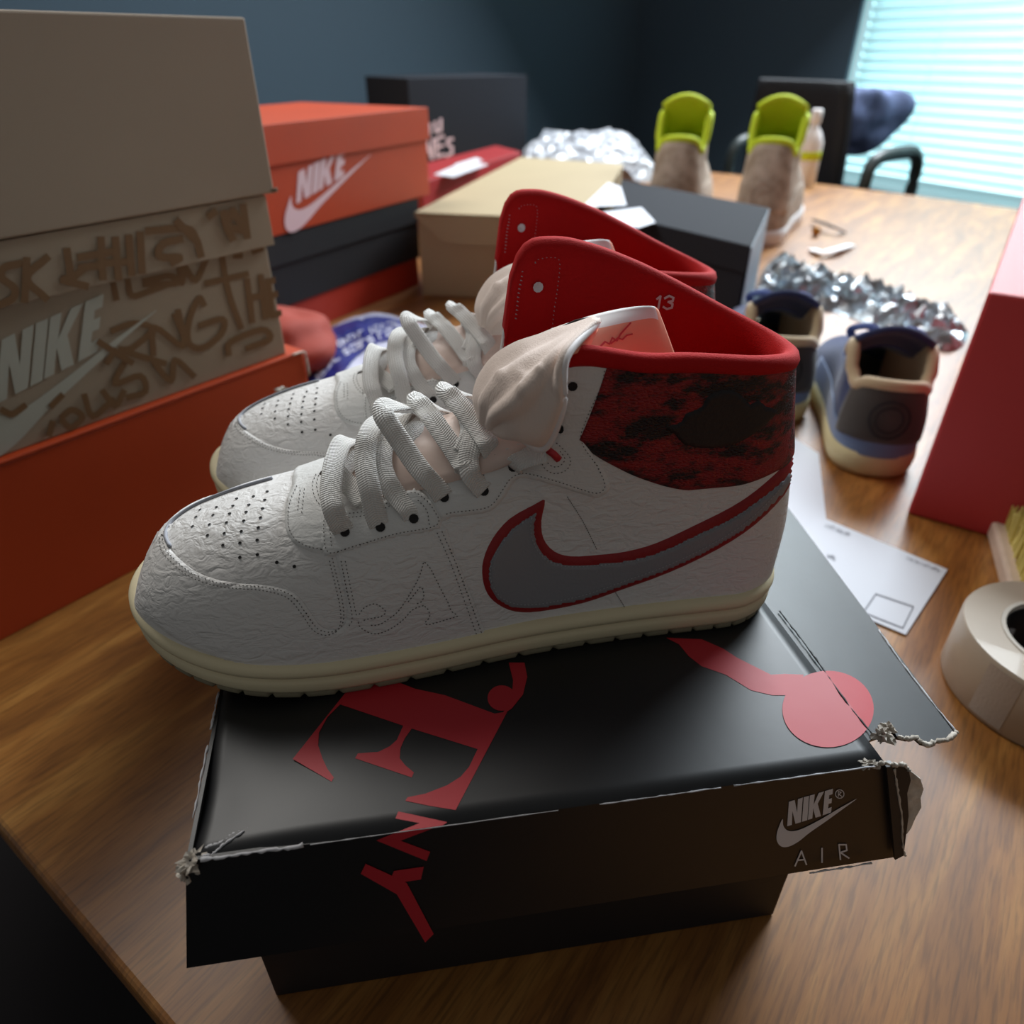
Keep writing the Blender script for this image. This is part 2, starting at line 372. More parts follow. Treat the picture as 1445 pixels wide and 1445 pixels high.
def nest(root, host, *names):
    h = [c for c in root.children if c.name.split('.')[0] == host][0]
    for c in list(root.children):
        if c.name.split('.')[0] in names: c.parent = h
def rebase(root):
    bpy.context.view_layer.update()
    inv = root.matrix_world.inverted() if False else (Matrix.Translation(root.location) @ root.rotation_euler.to_matrix().to_4x4()).inverted()
    st = list(root.children)
    while st:
        c = st.pop(); st += list(c.children)
        if c.type == 'MESH': c.data.transform(inv)
# ================================================================ THE SETTING
def structure(o, ): o['kind'] = 'structure'; return o
V, Fc = box_vf(-4.5, 5.5, -2.5, 6.5, -0.80, -0.75)
structure(link_mesh('floor', V, Fc, M['floor']))
WP = Vector((2.14, 3.77, 0)); WD = Vector((-.479, .878, 0)); WN = Vector((-.878, -.479, 0))    # window wall: point, direction, inward normal
def wall_piece(V, Fc, p, d, n, s0, s1, z0, z1, t=0.12):
    b = len(V)
    for z in (z0, z1):
        for (s, k) in ((s0, 0), (s1, 0), (s1, -t), (s0, -t)):
            q = p + d * s + n * k; V.append(Vector((q.x, q.y, z)))
    for f in [(0, 1, 5, 4), (1, 2, 6, 5), (2, 3, 7, 6), (3, 0, 4, 7), (0, 3, 2, 1), (4, 5, 6, 7)]: Fc.append(tuple(i + b for i in f))
V = []; Fc = []
wall_piece(V, Fc, WP, WD, WN, -3.2, -1.4, -.75, 2.0); wall_piece(V, Fc, WP, WD, WN, .75, 2.6, -.75, 2.0)
wall_piece(V, Fc, WP, WD, WN, -1.4, .75, -.75, -.25); wall_piece(V, Fc, WP, WD, WN, -1.4, .75, 1.5, 2.0)
structure(settle(link_mesh('wall_right', V, Fc, M['wall'])))
V = []; Fc = []
BP = WP + WD * 2.6
wall_piece(V, Fc, BP, WN, -WD, 0, 5.2, -.75, 2.0)
structure(settle(link_mesh('wall_back', V, Fc, M['wall'])))
# window: frame, pane and blind slats
win = bpy.data.objects.new('window_1', None); COL.objects.link(win); win['kind'] = 'structure'; win.location = WP
V = []; Fc = []
wall_piece(V, Fc, WP - WN * .02, WD, WN, -1.4, -1.35, -.25, 1.5, .08); wall_piece(V, Fc, WP - WN * .02, WD, WN, .70, .75, -.25, 1.5, .08)
wall_piece(V, Fc, WP - WN * .02, WD, WN, -1.35, .70, -.25, -.20, .08); wall_piece(V, Fc, WP - WN * .02, WD, WN, -1.35, .70, 1.45, 1.5, .08)
settle(link_mesh('window_frame', V, Fc, M['blind'], win))
V = []; Fc = []; wall_piece(V, Fc, WP - WN * .10, WD, WN, -1.35, .70, -.20, 1.45, .005)
settle(link_mesh('pane', V, Fc, M['sky_glow'], win))
slat_me = None; k = 0; z = -.19
while z < 1.44:
    T = Matrix(((WD.x, WN.x, 0, 0), (WD.y, WN.y, 0, 0), (0, 0, 1, 0), (0, 0, 0, 1)))
    if slat_me is None:
        V = []; L = 9
        for i in range(L):
            a = -0.5 + i / (L - 1); V += [Vector((-1.33, a * .05, .003 * math.cos(a * 3.1) )), Vector((.68, a * .05, .003 * math.cos(a * 3.1)))]
        Fc = [(2 * i, 2 * i + 1, 2 * i + 3, 2 * i + 2) for i in range(L - 1)]
        R = Matrix.Rotation(math.radians(52), 4, 'X')
        o = link_mesh('slat', [T @ (R @ v) for v in V], Fc, M['blind'], win, True); solid(o, .002); slat_me = o
    else:
        o = slat_me.copy(); COL.objects.link(o); o.parent = win
    o.location = WN * 0.0 + Vector((0, 0, z)); z += .043
for s in (-.9, .25):
    q = WP + WD * s + WN * .03
    tube('ladder_cord', [Vector((q.x, q.y, -.2)), Vector((q.x, q.y, 1.45))], .002, M['blind'], win, 6)
    tube('ladder_cord', [Vector((q.x, q.y, -.2)) - WN * .06, Vector((q.x, q.y, 1.45)) - WN * .06], .002, M['blind'], win, 6)
for c in win.children:
    if c.name.startswith(('window_frame', 'pane', 'ladder')): c.data.transform(Matrix.Translation(-WP))
# ---- table
root = empty('conference_table', (0.4, 1.2, -.75), 'long glossy brown wooden table that everything in the picture stands on', 'table')
P2 = [(-.86, .653), (.72, -.497)]
cr = [(1.60, 1.75), (1.60, 2.12), (1.30, 2.42)]
far = [(.98, 2.70), (.55, 3.12), (-.2, 3.3)]
q = [Vector(P2[0] + (0,)), Vector(P2[1] + (0,))] + catmull([Vector((1.42, 1.5, 0)), Vector((1.56, 1.97, 0)), Vector((1.42, 2.23, 0)), Vector((.98, 2.70, 0)), Vector((.62, 3.0, 0))], 6) + [Vector((-.5, 3.3, 0)), Vector((-1.15, 2.6, 0))]
n = len(q); V = [Vector((p.x, p.y, 0)) for p in q] + [Vector((p.x, p.y, -.035)) for p in q]
Fc = [tuple(range(n)), tuple(range(2 * n - 1, n - 1, -1))] + [(i, i + n, (i + 1) % n + n, (i + 1) % n) for i in range(n)]
bevel(settle(link_mesh('table_top', V, Fc, M['wood'], root)), .004, 3)
for (x, y) in ((-.45, .7), (.62, -.1), (1.2, 2.1), (-.6, 2.6)):
    V, Fc = box_vf(x - .04, x + .04, y - .04, y + .04, -.75, -.0355); bevel(link_mesh('leg', V, Fc, M['box_black_matte'], root), .004)
rebase(root)
# ================================================================ THE HIGH TOP SNEAKERS
YAW = math.radians(8); SO = Vector((.149, .315, .14))
EU = Vector((-math.cos(YAW), -math.sin(YAW), 0)); EL = Vector((-math.sin(YAW), math.cos(YAW), 0))
def LW(u, l, z): return SO + EU * u + EL * l + Vector((0, 0, z))
def WL(p): d = p - SO; return d.dot(EU), d.dot(EL), d.z
shoe = empty('high_top_sneaker', SO, 'nearer white high-top sneaker with grey swoosh, red collar and tongue flopped over the side', 'sneaker', rz=YAW, group=None)
UMAX = .338
WK = [(0, .037), (.04, .0375), (.10, .039), (.15, .043), (.20, .051), (.24, .0555), (.28, .0555), (.338, .053)]
def plan(u):
    e = 1.0
    if u < .042: e = max(0, 1 - (1 - u / .042) ** 2.3) ** (1 / 2.3)
    if u > .25: e *= max(0, 1 - ((u - .25) / (UMAX - .25)) ** 2.5) ** (1 / 2.2)
    return interp(WK, u) * e
def spring(u): return .018 * max(0, (u - .245) / .09) ** 1.8 + .002 * max(0, (.03 - u) / .03)
def usamples(n, lo=0.0, hi=UMAX):
    return [lo + (hi - lo) * (0.5 - 0.5 * math.cos(math.pi * i / (n - 1))) for i in range(n)]
def warp(u): return u + .0115 * max(0, 1 - u / .13) ** 1.4 - .0045 * max(0, (u - .24) / .098) ** 2
def LWw(u, l, z): return LW(warp(u), l, z)
def outline(n=240):
    us = usamples(n); near = [(u, -plan(u)) for u in us]; far = [(u, plan(u)) for u in us[::-1]][1:-1]
    return near + far
def onorm(path):
    out = []; n = len(path)
    for i in range(n):
        a = path[i - 1]; b = path[(i + 1) % n]; d = Vector((b[0] - a[0], b[1] - a[1])); d.normalize(); out.append((-d.y, d.x) )
    # make them point outward
    cx = .17
    s = sum((p[0] - cx) * q[0] + p[1] * q[1] for p, q in zip(path, out))
    return out if s > 0 else [(-a, -b) for a, b in out]
OL = outline(); ON = onorm(OL)
def ring_loft(name, prof, m, path=OL, nrm=ON, capz=True, mod=None):
    """prof: list of (outset, height) bottom to top swept round the sole outline"""
    V = []
    for k, (o_, z_) in enumerate(prof):
        for i, (p, q) in enumerate(zip(path, nrm)):
            oo = o_ + (mod(i, k) if mod else 0)
            V.append(LWw(p[0] + q[0] * oo, p[1] + q[1] * oo, spring(p[0]) + z_))
    nc = len(path); Fc = grid_faces(len(prof), nc, True)
    h = (nc + 2) // 2
    for base, rev in ((0, True), ((len(prof) - 1) * nc, False)):
        for i in range(h - 1):
            a, b = i, i + 1; c, d = (nc - i - 1) % nc, (nc - i) % nc
            idx = []
            for t in (a, b, c, d):
                if t not in idx: idx.append(t)
            if len(idx) > 2: Fc.append(tuple(base + t for t in (idx if not rev else idx[::-1])))
    return settle(link_mesh(name, V, Fc, m, shoe, True))
mids = ring_loft('midsole', [(-.004, .0032), (-.0012, .0034), (.0004, .006), (.0006, .0095), (.0002, .0118), (-.0014, .0126), (-.0014, .0136), (.0010, .0146), (.0016, .0168), (.0012, .0190), (-.0004, .0206), (-.003, .0212), (-.008, .0205)], M['cream'])
trd = ring_loft('outsole', [(-.006, 0.0), (-.0016, 0.0), (-.0010, .001), (-.0010, .0036), (-.004, .004)], M['tread'], mod=lambda i, k: (-.0022 if (i % 8 == 0 and k > 0) else 0))
# ---- upper
TOPN = [(0, .137), (.02, .141), (.05, .144), (.076, .146), (.10, .147), (.125, .151), (.135, .150), (.139, .142), (.143, .126), (.148, .114), (.155, .108), (.165, .103), (.18, .0985), (.19, .096), (.20, .0935), (.215, .0905), (.235, .087), (.254, .0815), (.278, .0765), (.295, .0715), (.306, .0675), (.316, .0625), (.324, .0565), (.330, .048), (.334, .038)]
TOPF = [(0, .137), (.02, .144), (.05, .155), (.086, .167), (.12, .177), (.136, .178), (.145, .172), (.150, .155), (.153, .125), (.158, .112), (.165, .105)] + TOPN[12:]
CK = [(.0, .030), (.05, .0335), (.10, .034), (.14, .031), (.15, .025), (.165, .0215), (.19, .020), (.21, .018), (.225, .0125), (.234, .004), (.238, 0)]
def heelx(z):  # heel curve: how far forward the heel sits at height z
    return interp([(.02, .0), (.05, -.001), (.08, .003), (.11, .010), (.14, .016), (.18, .020)], z)
def upper_pt(u, t, side, inset=0.0):
    z0 = spring(u) + .0165; a = plan(min(max(u * .988 + .002, 0), UMAX)) - .0025
    a = max(a, 0.0); c = interp(CK, u); top = max(interp(TOPN if side < 0 else TOPF, u), z0 + .004)
    e = 1.0
    if u < .042: e = max(0, 1 - (1 - u / .042) ** 2.3) ** (1 / 2.3)
    m = sstep(.172, .135, u)
    # arch
    n = interp([(0, 2.6), (.20, 2.5), (.25, 2.35), (.30, 2.2), (.334, 2.1)], u)
    if c > 0 and c < a: pm = math.acos(min(1, (c / a) ** (n / 2)))
    else: pm = math.pi / 2
    ph = t * pm
    ya = a * max(0, math.cos(ph)) ** (2 / n); sz = (math.sin(ph) ** (2 / n)) / (math.sin(pm) ** (2 / n)); za = z0 + (top - z0) * sz
    # wall
    zw = z0 + (top - z0) * t
    b = interp(CK, u) * e; q = max(0, min(1, (zw - z0) / .125))
    yw = a + (b - a) * (q ** 1.1) - .0025 * math.sin(math.pi * min(1, q * 1.1)) * e * sstep(0.02, .06, u)
    y = ya * (1 - m) + yw * m; z = za * (1 - m) + zw * m
    if u > .328: y *= 1
    uu = u + heelx(z) * (1 - sstep(.0, .11, u))
    y = max(0, y)
    return uu, side * y, z
NT = 44
us_all = usamples(150, 0.0, .334)
V = []
cols = [(u, -1) for u in us_all[::-1]] + [(u, 1) for u in us_all[1:]]
for t_i in range(NT + 1):
    for (u, s) in cols: V.append(LWw(*upper_pt(u, t_i / NT, s)))
body = link_mesh('upper', V, grid_faces(NT + 1, len(cols)), M['leather'], shoe, True)
bm = bmesh.new(); bm.from_mesh(body.data); bmesh.ops.remove_doubles(bm, verts=bm.verts, dist=.00008); bmesh.ops.recalc_face_normals(bm, faces=bm.faces); bm.to_mesh(body.data); bm.free()
body.data.shade_smooth()
# BVH pool used for laying panels, stitches and laces on what is already there
POOL = []
def pool(o):
    me = o.data; POOL.append(BVHTree.FromPolygons([v.co.copy() for v in me.vertices], [tuple(p.vertices) for p in me.polygons]))
pool(body)
def cast(u, v, which=None):
    d = ray(u, v).normalized(); best = None
    for b in (which or POOL):
        h = b.ray_cast(CAM, d)
        if h[0] is not None and (best is None or h[3] < best[3]): best = h
    if best is None: return None
    n = best[1]; n = n if n.dot(d) < 0 else -n
    return best[0], n
BODY = [POOL[0]]
def mirrored(p, n):
    u, l, z = WL(p); return LW(u, -l, z)
def pdist(p, poly):
    best = 1e9
    for i in range(len(poly)):
        a, b = poly[i - 1], poly[i]; ab = b - a; t = max(0, min(1, (p - a).dot(ab) / max(ab.length_squared, 1e-12)))
        best = min(best, (p - a - ab * t).length)
    return best
def inside(p, poly):
    c = False
    for i in range(len(poly)):
        a, b = poly[i - 1], poly[i]
        if (a.y > p.y) != (b.y > p.y) and p.x < (b.x - a.x) * (p.y - a.y) / (b.y - a.y) + a.x: c = not c
    return c
def panel(name, poly, th, m, parent=None, step=4.0, smooth_n=5, on=None, rnd=3.0, both=True, edge=0.0, fade=None):
    """leather piece: pixel outline laid on the upper, raised by th with rounded edges; mirrored to the other side"""
    P = [Vector((q.x, q.y)) for q in catmull([Vector((a, b)) for a, b in poly], smooth_n, True)] if smooth_n > 1 else [Vector(p) for p in poly]
    # resample dense
    Q = []
    for i in range(len(P)):
        a, b = P[i], P[(i + 1) % len(P)]; k = max(1, int((b - a).length / step))
        Q += [a + (b - a) * (j / k) for j in range(k)]
    xs = [p.x for p in Q]; ys = [p.y for p in Q]; pts = list(Q); y = min(ys); row = 0
    while y < max(ys):
        x = min(xs) + (step / 2 if row % 2 else 0)
        while x < max(xs):
            p = Vector((x, y))
            if inside(p, Q) and pdist(p, Q) > step * .6: pts.append(p)
            x += step
        y += step * .87; row += 1
    # inner ring for a crisp rounded edge
    vv, ee, ff, *_ = delaunay_2d_cdt(pts, [], [list(range(len(Q)))], 1, 1e-6)
    V = []; ok = []
    for p in vv:
        h = cast(p.x, p.y, on or BODY)
        if h is None: V.append(Vector((0, 0, 0))); ok.append(False); continue
        d = pdist(p, Q); e = th * math.sqrt(max(0, 1 - (1 - min(1, d / rnd)) ** 2)) if rnd else th
        if fade: e = e * fade(p.x, p.y) + .00012
        V.append(h[0] + h[1] * (e + edge)); ok.append(True)
    lim = .012
    Fk = [tuple(f) for f in ff if all(ok[i] for i in f) and max((V[f[i - 1]] - V[f[i]]).length for i in range(len(f))) < lim]
    par = list(range(len(V)))
    def fd(i):
        while par[i] != i: par[i] = par[par[i]]; i = par[i]
        return i
    for f in Fk:
        for i in f[1:]: par[fd(i)] = fd(f[0])
    cnt = {}
    for f in Fk: cnt[fd(f[0])] = cnt.get(fd(f[0]), 0) + 1
    if cnt: big = max(cnt, key=cnt.get); Fk = [f for f in Fk if fd(f[0]) == big]
    o = link_mesh(name, V, Fk, m, parent or shoe, True)
    if both:
        o2 = link_mesh(name, [mirrored(v, None) for v in V], [f[::-1] for f in Fk], m, parent or shoe, True)
        bm = bmesh.new(); bm.from_mesh(o2.data); bmesh.ops.delete(bm, geom=[v for v in bm.verts if not v.link_faces], context='VERTS'); bm.to_mesh(o2.data); bm.free()
    bm = bmesh.new(); bm.from_mesh(o.data); bmesh.ops.delete(bm, geom=[v for v in bm.verts if not v.link_faces], context='VERTS')
    bm.to_mesh(o.data); bm.free(); pool(o); return o
def stitch(name, lines, m, sp=5.4, ln=3.0, wd=1.5, on=None, both=False, lift=.0003, step_k=1.0):
    """rows of little needle marks along pixel polylines: one joined part"""
    V = []; Fc = []
    for ln_ in lines:
        P = catmull([Vector((a, b)) for a, b in ln_], 6); acc = 0; nxt = sp / 2
        for i in range(len(P) - 1):
            a, b = P[i], P[i + 1]; L = (b - a).length
            while acc + L >= nxt and L > 0:
                c = a + (b - a) * ((nxt - acc) / L); d = (b - a).normalized(); q = Vector((-d.y, d.x))
                cs = [c - d * ln / 2, c + q * wd / 2, c + d * ln / 2, c - q * wd / 2]
                hs = [cast(x.x, x.y, on) for x in cs]
                if all(hs) and max((hs[j][0] - hs[0][0]).length for j in range(4)) < .004:
                    b0 = len(V); V += [h[0] + h[1] * lift for h in hs]; V.append((hs[0][0] + hs[2][0]) / 2 + hs[0][1] * lift * 2)
                    for j in range(4): Fc.append((b0 + j, b0 + (j + 1) % 4, b0 + 4))
                nxt += sp
            acc += L
    o = link_mesh(name, V, Fc, m, shoe, True); o['kind'] = 'stuff'; return o
def inset(poly, d):
    P = [Vector((q.x, q.y)) for q in catmull([Vector((a, b)) for a, b in poly], 5, True)]
    ar = sum(P[i - 1].x * P[i].y - P[i].x * P[i - 1].y for i in range(len(P))); s = 1 if ar > 0 else -1
    out = []
    for i in range(len(P)):
        t = (P[(i + 1) % len(P)] - P[i - 1]).normalized(); c = P[i] + Vector((-t.y, t.x)) * s * d
        if inside(c, P) and pdist(c, P) > d * .85: out.append((c.x, c.y))
    return out + out[:1]
# mudguard + side panel
MUD = [(246, 738), (236, 750), (235, 762), (243, 778), (276, 806), (321, 821), (378, 826), (414, 836), (434, 858), (451, 882), (470, 889), (487, 880), (489, 850), (474, 785)]
mud_poly = MUD + [(470, 776), (500, 768), (560, 752), (622, 738), (640, 780), (665, 840), (692, 930), (640, 945), (560, 956), (480, 960), (400, 950), (320, 932), (255, 905), (212, 874), (186, 838), (190, 800), (202, 765), (222, 742)]
panel('mudguard', [mud_poly[0]] + mud_poly[1:], .0010, M['leather'], smooth_n=3, rnd=3.5, fade=lambda x, y: sstep(198, 236, x))
stitch('mudguard_stitching', [[(x + dx, y + dy) for x, y in MUD] for dx, dy in ((-5, 3), (-9, 7))] +
       [[(481, 790), (489, 830), (497, 870), (492, 884)], [(487, 790), (495, 830), (503, 868)], [(616, 750), (636, 795), (656, 850), (676, 905)], [(623, 748), (643, 795), (663, 848), (683, 903)]], M['stitch'])
stitch('script_monogram_stitching', [
    [(506, 868), (512, 859), (520, 854), (530, 852), (540, 858), (544, 864), (536, 870), (520, 873), (511, 876)],
    [(505, 876), (508, 884), (518, 891), (528, 894), (540, 892), (556, 884), (570, 873), (580, 862), (588, 857), (598, 854)],
    [(522, 882), (535, 881), (550, 872), (562, 862), (572, 848), (583, 830), (592, 812), (598, 792)],
    [(598, 792), (606, 800), (614, 815), (624, 835), (632, 850), (637, 862), (646, 868)],
    [(598, 854), (604, 860), (606, 870), (600, 878), (604, 881), (620, 877), (646, 869)],
    [(575, 850), (585, 838), (594, 828), (598, 840), (594, 849), (586, 852)]], M['stitch'], sp=5.0, ln=3.2, wd=1.6)
# toe overlay and eyestay pieces
TOEO = [(415, 681), (404, 708), (402, 741), (412, 764), (432, 776), (458, 780), (462, 745), (462, 700), (472, 655), (462, 640), (436, 652)]
panel('toe_overlay', TOEO, .0013, M['leather_soft'], smooth_n=4)
stitch('toe_overlay_stitching', [[(420, 684), (409, 710), (407, 740), (416, 760), (434, 771), (454, 775)], [(447, 668), (441, 685), (446, 705), (456, 716)], [(452, 664), (447, 684), (451, 702), (458, 711)],
                                 [(424, 690), (420, 722)], [(430, 688), (426, 724)]], M['stitch'])
EYF = [(456, 716), (452, 745), (458, 785), (493, 779), (556, 760), (622, 747), (617, 718), (601, 697), (585, 688), (566, 697), (518, 715), (487, 719)]
panel('front_eyestay', EYF, .0020, M['leather_soft'], smooth_n=2)
stitch('front_eyestay_stitching', [[(459, 722), (457, 748), (463, 779), (493, 773), (556, 754), (616, 741), (611, 718), (598, 703), (584, 695), (566, 702), (520, 720), (487, 725), (462, 724)], [(465, 740), (468, 770)],
                                   [(606, 742), (602, 720), (588, 704)], [(490, 731), (520, 726), (560, 710)]], M['stitch'])
EYR = [(598, 686), (620, 668), (645, 661), (672, 659), (683, 645), (700, 630), (724, 620), (750, 621), (775, 628), (788, 600), (794, 560), (795, 516), (820, 511), (845, 511), (860, 519), (856, 545), (834, 594), (827, 621), (848, 656), (860, 680), (859, 693), (848, 700), (836, 702), (789, 687), (743, 675), (727, 679), (715, 697), (699, 717), (680, 725), (637, 730), (621, 734)]
panel('ankle_eyestay', EYR, .0016, M['leather_soft'], smooth_n=2)
ins = inset(EYR, 6)
stitch('ankle_eyestay_stitching', [[(628, 726), (640, 723), (680, 718), (696, 710), (710, 690), (722, 674), (743, 668), (789, 680), (836, 695), (850, 692), (853, 682), (842, 657), (820, 622), (827, 592), (848, 545), (853, 522)],
                                   [(622, 676), (645, 669), (676, 666), (688, 651), (704, 638), (722, 629)], [(622, 682), (646, 675), (680, 672), (692, 657), (706, 645), (722, 636)],
                                   [(762, 648), (770, 662), (784, 668), (800, 662), (805, 648), (795, 634), (782, 622)], [(766, 642), (776, 656), (788, 658), (797, 648), (790, 636)]], M['stitch'])
# swoosh: red backing and grey leather
SWR = [(769, 706), (754, 712), (719, 732), (695, 760), (682, 790), (681, 816), (688, 838), (703, 853), (727, 863), (761, 863), (823, 851), (878, 832), (944, 808), (1013, 775), (1066, 740), (1108, 697), (1118, 668), (1119, 640), (1103, 660), (1067, 692), (1031, 716), (979, 742), (927, 766), (885, 778), (844, 783), (806, 785), (782, 778), (767, 760), (764, 735)]
SWG = [(762, 718), (746, 726), (722, 742), (702, 766), (688, 794), (687, 818), (694, 837), (707, 850), (729, 858), (761, 858), (822, 846), (878, 827), (944, 803), (1012, 770), (1063, 736), (1104, 694), (1114, 672), (1112, 662), (1100, 676), (1068, 702), (1032, 727), (980, 752), (928, 776), (886, 787), (844, 792), (804, 794), (776, 786), (759, 765), (755, 738)]
panel('swoosh_backing', SWR, .0012, M['red_edge'], step=4, smooth_n=3)
panel('swoosh', SWG, .0022, M['grey_leather'], step=4, smooth_n=3)
stitch('swoosh_stitching', [inset(SWG, 6)], M['stitch_l'], sp=5.2, ln=3.2, wd=1.6)
stitch('quarter_seam', [[(800, 700), (822, 735), (842, 775)], [(868, 835), (882, 858), (888, 872)]], M['stitch'], sp=3.2, ln=3.4, wd=1.2)
# heel collar panel in snake print: a shell over the upper
def zc(u): return interp([(0, .088), (.02, .089), (.045, .0845), (.07, .084), (.095, .092), (.115, .103), (.127, .112)], u)
V = []; ccols = [(u, s) for (u, s) in cols if u <= .128]
NTc = 16
for k in range(NTc + 1):
    for (u, s) in ccols:
        u = min(u, .1275 - .0115 * k / NTc)
        top = interp(TOPN if s < 0 else TOPF, u); z0 = spring(u) + .0165; tb = (zc(u) - z0) / (top - z0)
        t = tb + (1.0 - tb) * k / NTc
        e = .0002 + .0014 * math.sqrt(max(0, 1 - (1 - min(1, k / 2.0)) ** 2))
        p = Vector(upper_pt(u, t, s)); a = Vector(upper_pt(min(u + .002, .13), t, s)); b = Vector(upper_pt(max(u - .002, 0), t, s if u > .002 else -s))
        d = (a - b); d.z = 0; n_ = Vector((-d.y, d.x, 0)); n_.normalize()
        if n_.y * s < 0: n_ = -n_
        if u < .004: n_ = Vector((-1, 0, 0))
        V.append(LWw(*(p + n_ * e)))
o = link_mesh('snake_print_collar', V, grid_faces(NTc + 1, len(ccols)), M['snake'], shoe, True); settle(o); solid(o, .0006, 0); pool(o)
SNK = [POOL[-1], POOL[0]]
panel('winged_emblem', [(927, 597), (944, 599), (960, 594), (966, 583), (989, 573), (996, 560), (1012, 551), (1030, 549), (1046, 556), (1058, 569), (1070, 563), (1080, 572), (1100, 579), (1092, 588), (1082, 598), (1070, 608), (1058, 617), (1042, 625), (1024, 631), (996, 633), (968, 629), (958, 622), (950, 612)], .0010, M['emblem'], on=SNK, smooth_n=2, both=False)
# red lining with a padded roll over the rim
icols = [(u, s) for (u, s) in cols if u <= .1525]
prof = [(.0010, -.0048), (.0024, -.0032), (.0030, -.0008), (.0020, .0016), (-.0006, .0027), (-.0036, .0018), (-.0054, -.001), (-.0062, -.006)]
pts2 = []
for (u, s) in icols:
    p = Vector(upper_pt(u, 1, s)); pts2.append(p)
nr2 = []
for i, p in enumerate(pts2):
    a = pts2[max(i - 1, 0)]; b = pts2[min(i + 1, len(pts2) - 1)]; d = b - a; d.z = 0; d.normalize(); n_ = Vector((-d.y, d.x, 0))
    if (p - Vector((.09, 0, p.z))).dot(n_) < 0: n_ = -n_
    nr2.append(n_)
for i, (u, s) in enumerate(icols):   # front edges: blend normal sideways
    if u > .128: nr2[i] = (nr2[i] * (1 - sstep(.128, .138, u)) + Vector((0, s, 0)) * sstep(.128, .138, u)).normalized()
V = []
def lin_pt(i, o_, dz):
    u, s = icols[i]; p = pts2[i]; k = 1 - .75 * sstep(.134, .150, u)
    return p + nr2[i] * (o_ * (k if o_ > 0 else 1)) + Vector((0, 0, dz * k if dz > 0 else dz))
rows = []
for (o_, dz) in prof: rows.append([lin_pt(i, o_, dz) for i in range(len(icols))])
for k in range(1, 15):
    r = []
    for i, (u, s) in enumerate(icols):
        top = pts2[i].z; zb = .030; zz = (top - .006) + (zb - (top - .006)) * k / 14
        t = max(0.02, (zz - (spring(u) + .0165)) / (top - spring(u) - .0165)); p = Vector(upper_pt(u, min(1, t), s)); q = p + nr2[i] * -.0062; q.z = zz; 
        if abs(q.y) < .001 or q.y * s < 0: q.y = s * .0005 * (abs(p.y) > .001)
        r.append(q)
    rows.append(r)
for r in rows: V += [LWw(*p) for p in r]
lining = link_mesh('collar_lining', V, grid_faces(len(rows), len(icols)), M['red_lining'], shoe, True); settle(lining)
solid(lining, .0008, 0); pool(lining)
# white leather edge round the far flap is the upper itself: give the upper thickness
solid(body, .0016, -1)
def rim_print(name, polys_px, m):
    V = []; Fc = []
    for poly in polys_px:
        vv, ff = mono(poly); b = len(V); hs = [cast(p[0], p[1], [POOL_L]) for p in vv]
        if not all(hs): continue
        V += [h[0] + h[1] * .0012 for h in hs]; Fc += [tuple(i + b for i in f) for f in ff]
    return link_mesh(name, V, Fc, m, shoe)
POOL_L = POOL[-1]
rim_print('size_number', stroke([(926, 421), (931, 417), (928, 434)], 3) + stroke([(937, 420), (943, 417), (949, 420), (948, 424), (942, 425), (948, 428), (947, 433), (940, 435), (935, 432)], 3), M['white_print'])
stitch('lining_stitching', [[(752, 372), (758, 366), (775, 363), (788, 368), (786, 400), (780, 440), (778, 465)], [(735, 380), (728, 410), (724, 450)]], M['stitch_l'], on=[POOL_L], lift=.0014, sp=6, ln=2.2, wd=1.2)
# insole
V = []; us_i = usamples(40, .006, .24); 
for s in (-1, 1):
    for u in us_i: V.append(LWw(u, s * max(0, plan(u) - .009), .028))
settle(link_mesh('insole', V, [(i, i + 1, len(us_i) + i + 1, len(us_i) + i) for i in range(len(us_i) - 1)], M['red_lining'], shoe))
# eyelets and perforations
def dots(name, pts, r, m, on=None, lift=.0003, ax=1.0, kind='stuff'):
    V = []; Fc = []
    for (x, y) in pts:
        h = cast(x, y, on)
        if not h: continue
        c, n_ = h; t = n_.cross(Vector((0, 0, 1))).normalized() if abs(n_.z) < .95 else Vector((1, 0, 0)); b_ = n_.cross(t); k0 = len(V)
        for k in range(10):
            g = 2 * math.pi * k / 10; V.append(c + n_ * lift + (t * math.cos(g) * ax + b_ * math.sin(g)) * r)
        V.append(c + n_ * lift * .3); V += [c + n_ * lift * .1 + (t * math.cos(2 * math.pi * k / 10) * ax + b_ * math.sin(2 * math.pi * k / 10)) * r * 1.25 for k in range(10)]
        Fc += [(k0 + k, k0 + (k + 1) % 10, k0 + 10) for k in range(10)]
    o = link_mesh(name, V, Fc, m, shoe)
    if kind: o['kind'] = kind
    return o
zp = [(320, 376), (333, 341), (348, 314), (383, 369), (396, 334), (409, 305), (376, 409), (446, 362), (458, 329), (470, 300), (484, 273), (438, 402), (433, 446), (501, 395), (510, 356), (519, 323), (529, 296), (496, 438), (564, 381), (572, 344), (580, 310), (588, 278), (597, 247), (496, 491), (560, 427), (561, 481), (633, 509), (698, 524), (546, 265)]
dots('toe_perforations', [(150 + x / 2.627, 600 + y / 2.627) for x, y in zp], .0008, M['hole'], on=BODY)
for (x, y) in [(487, 751), (537, 744), (584, 732), (627, 702), (683, 693), (724, 659)]:
    dots('eyelet', [(x, y)], .0021, M['hole'], kind=None, lift=.0004)
for (x, y) in [(791, 605), (808, 545)]: dots('eyelet', [(x, y)], .0020, M['hole'], kind=None, lift=.0004)
dots('lining_eyelet', [(758, 404)], .0024, M['white_print'], on=[POOL_L], lift=.0016, kind=None)
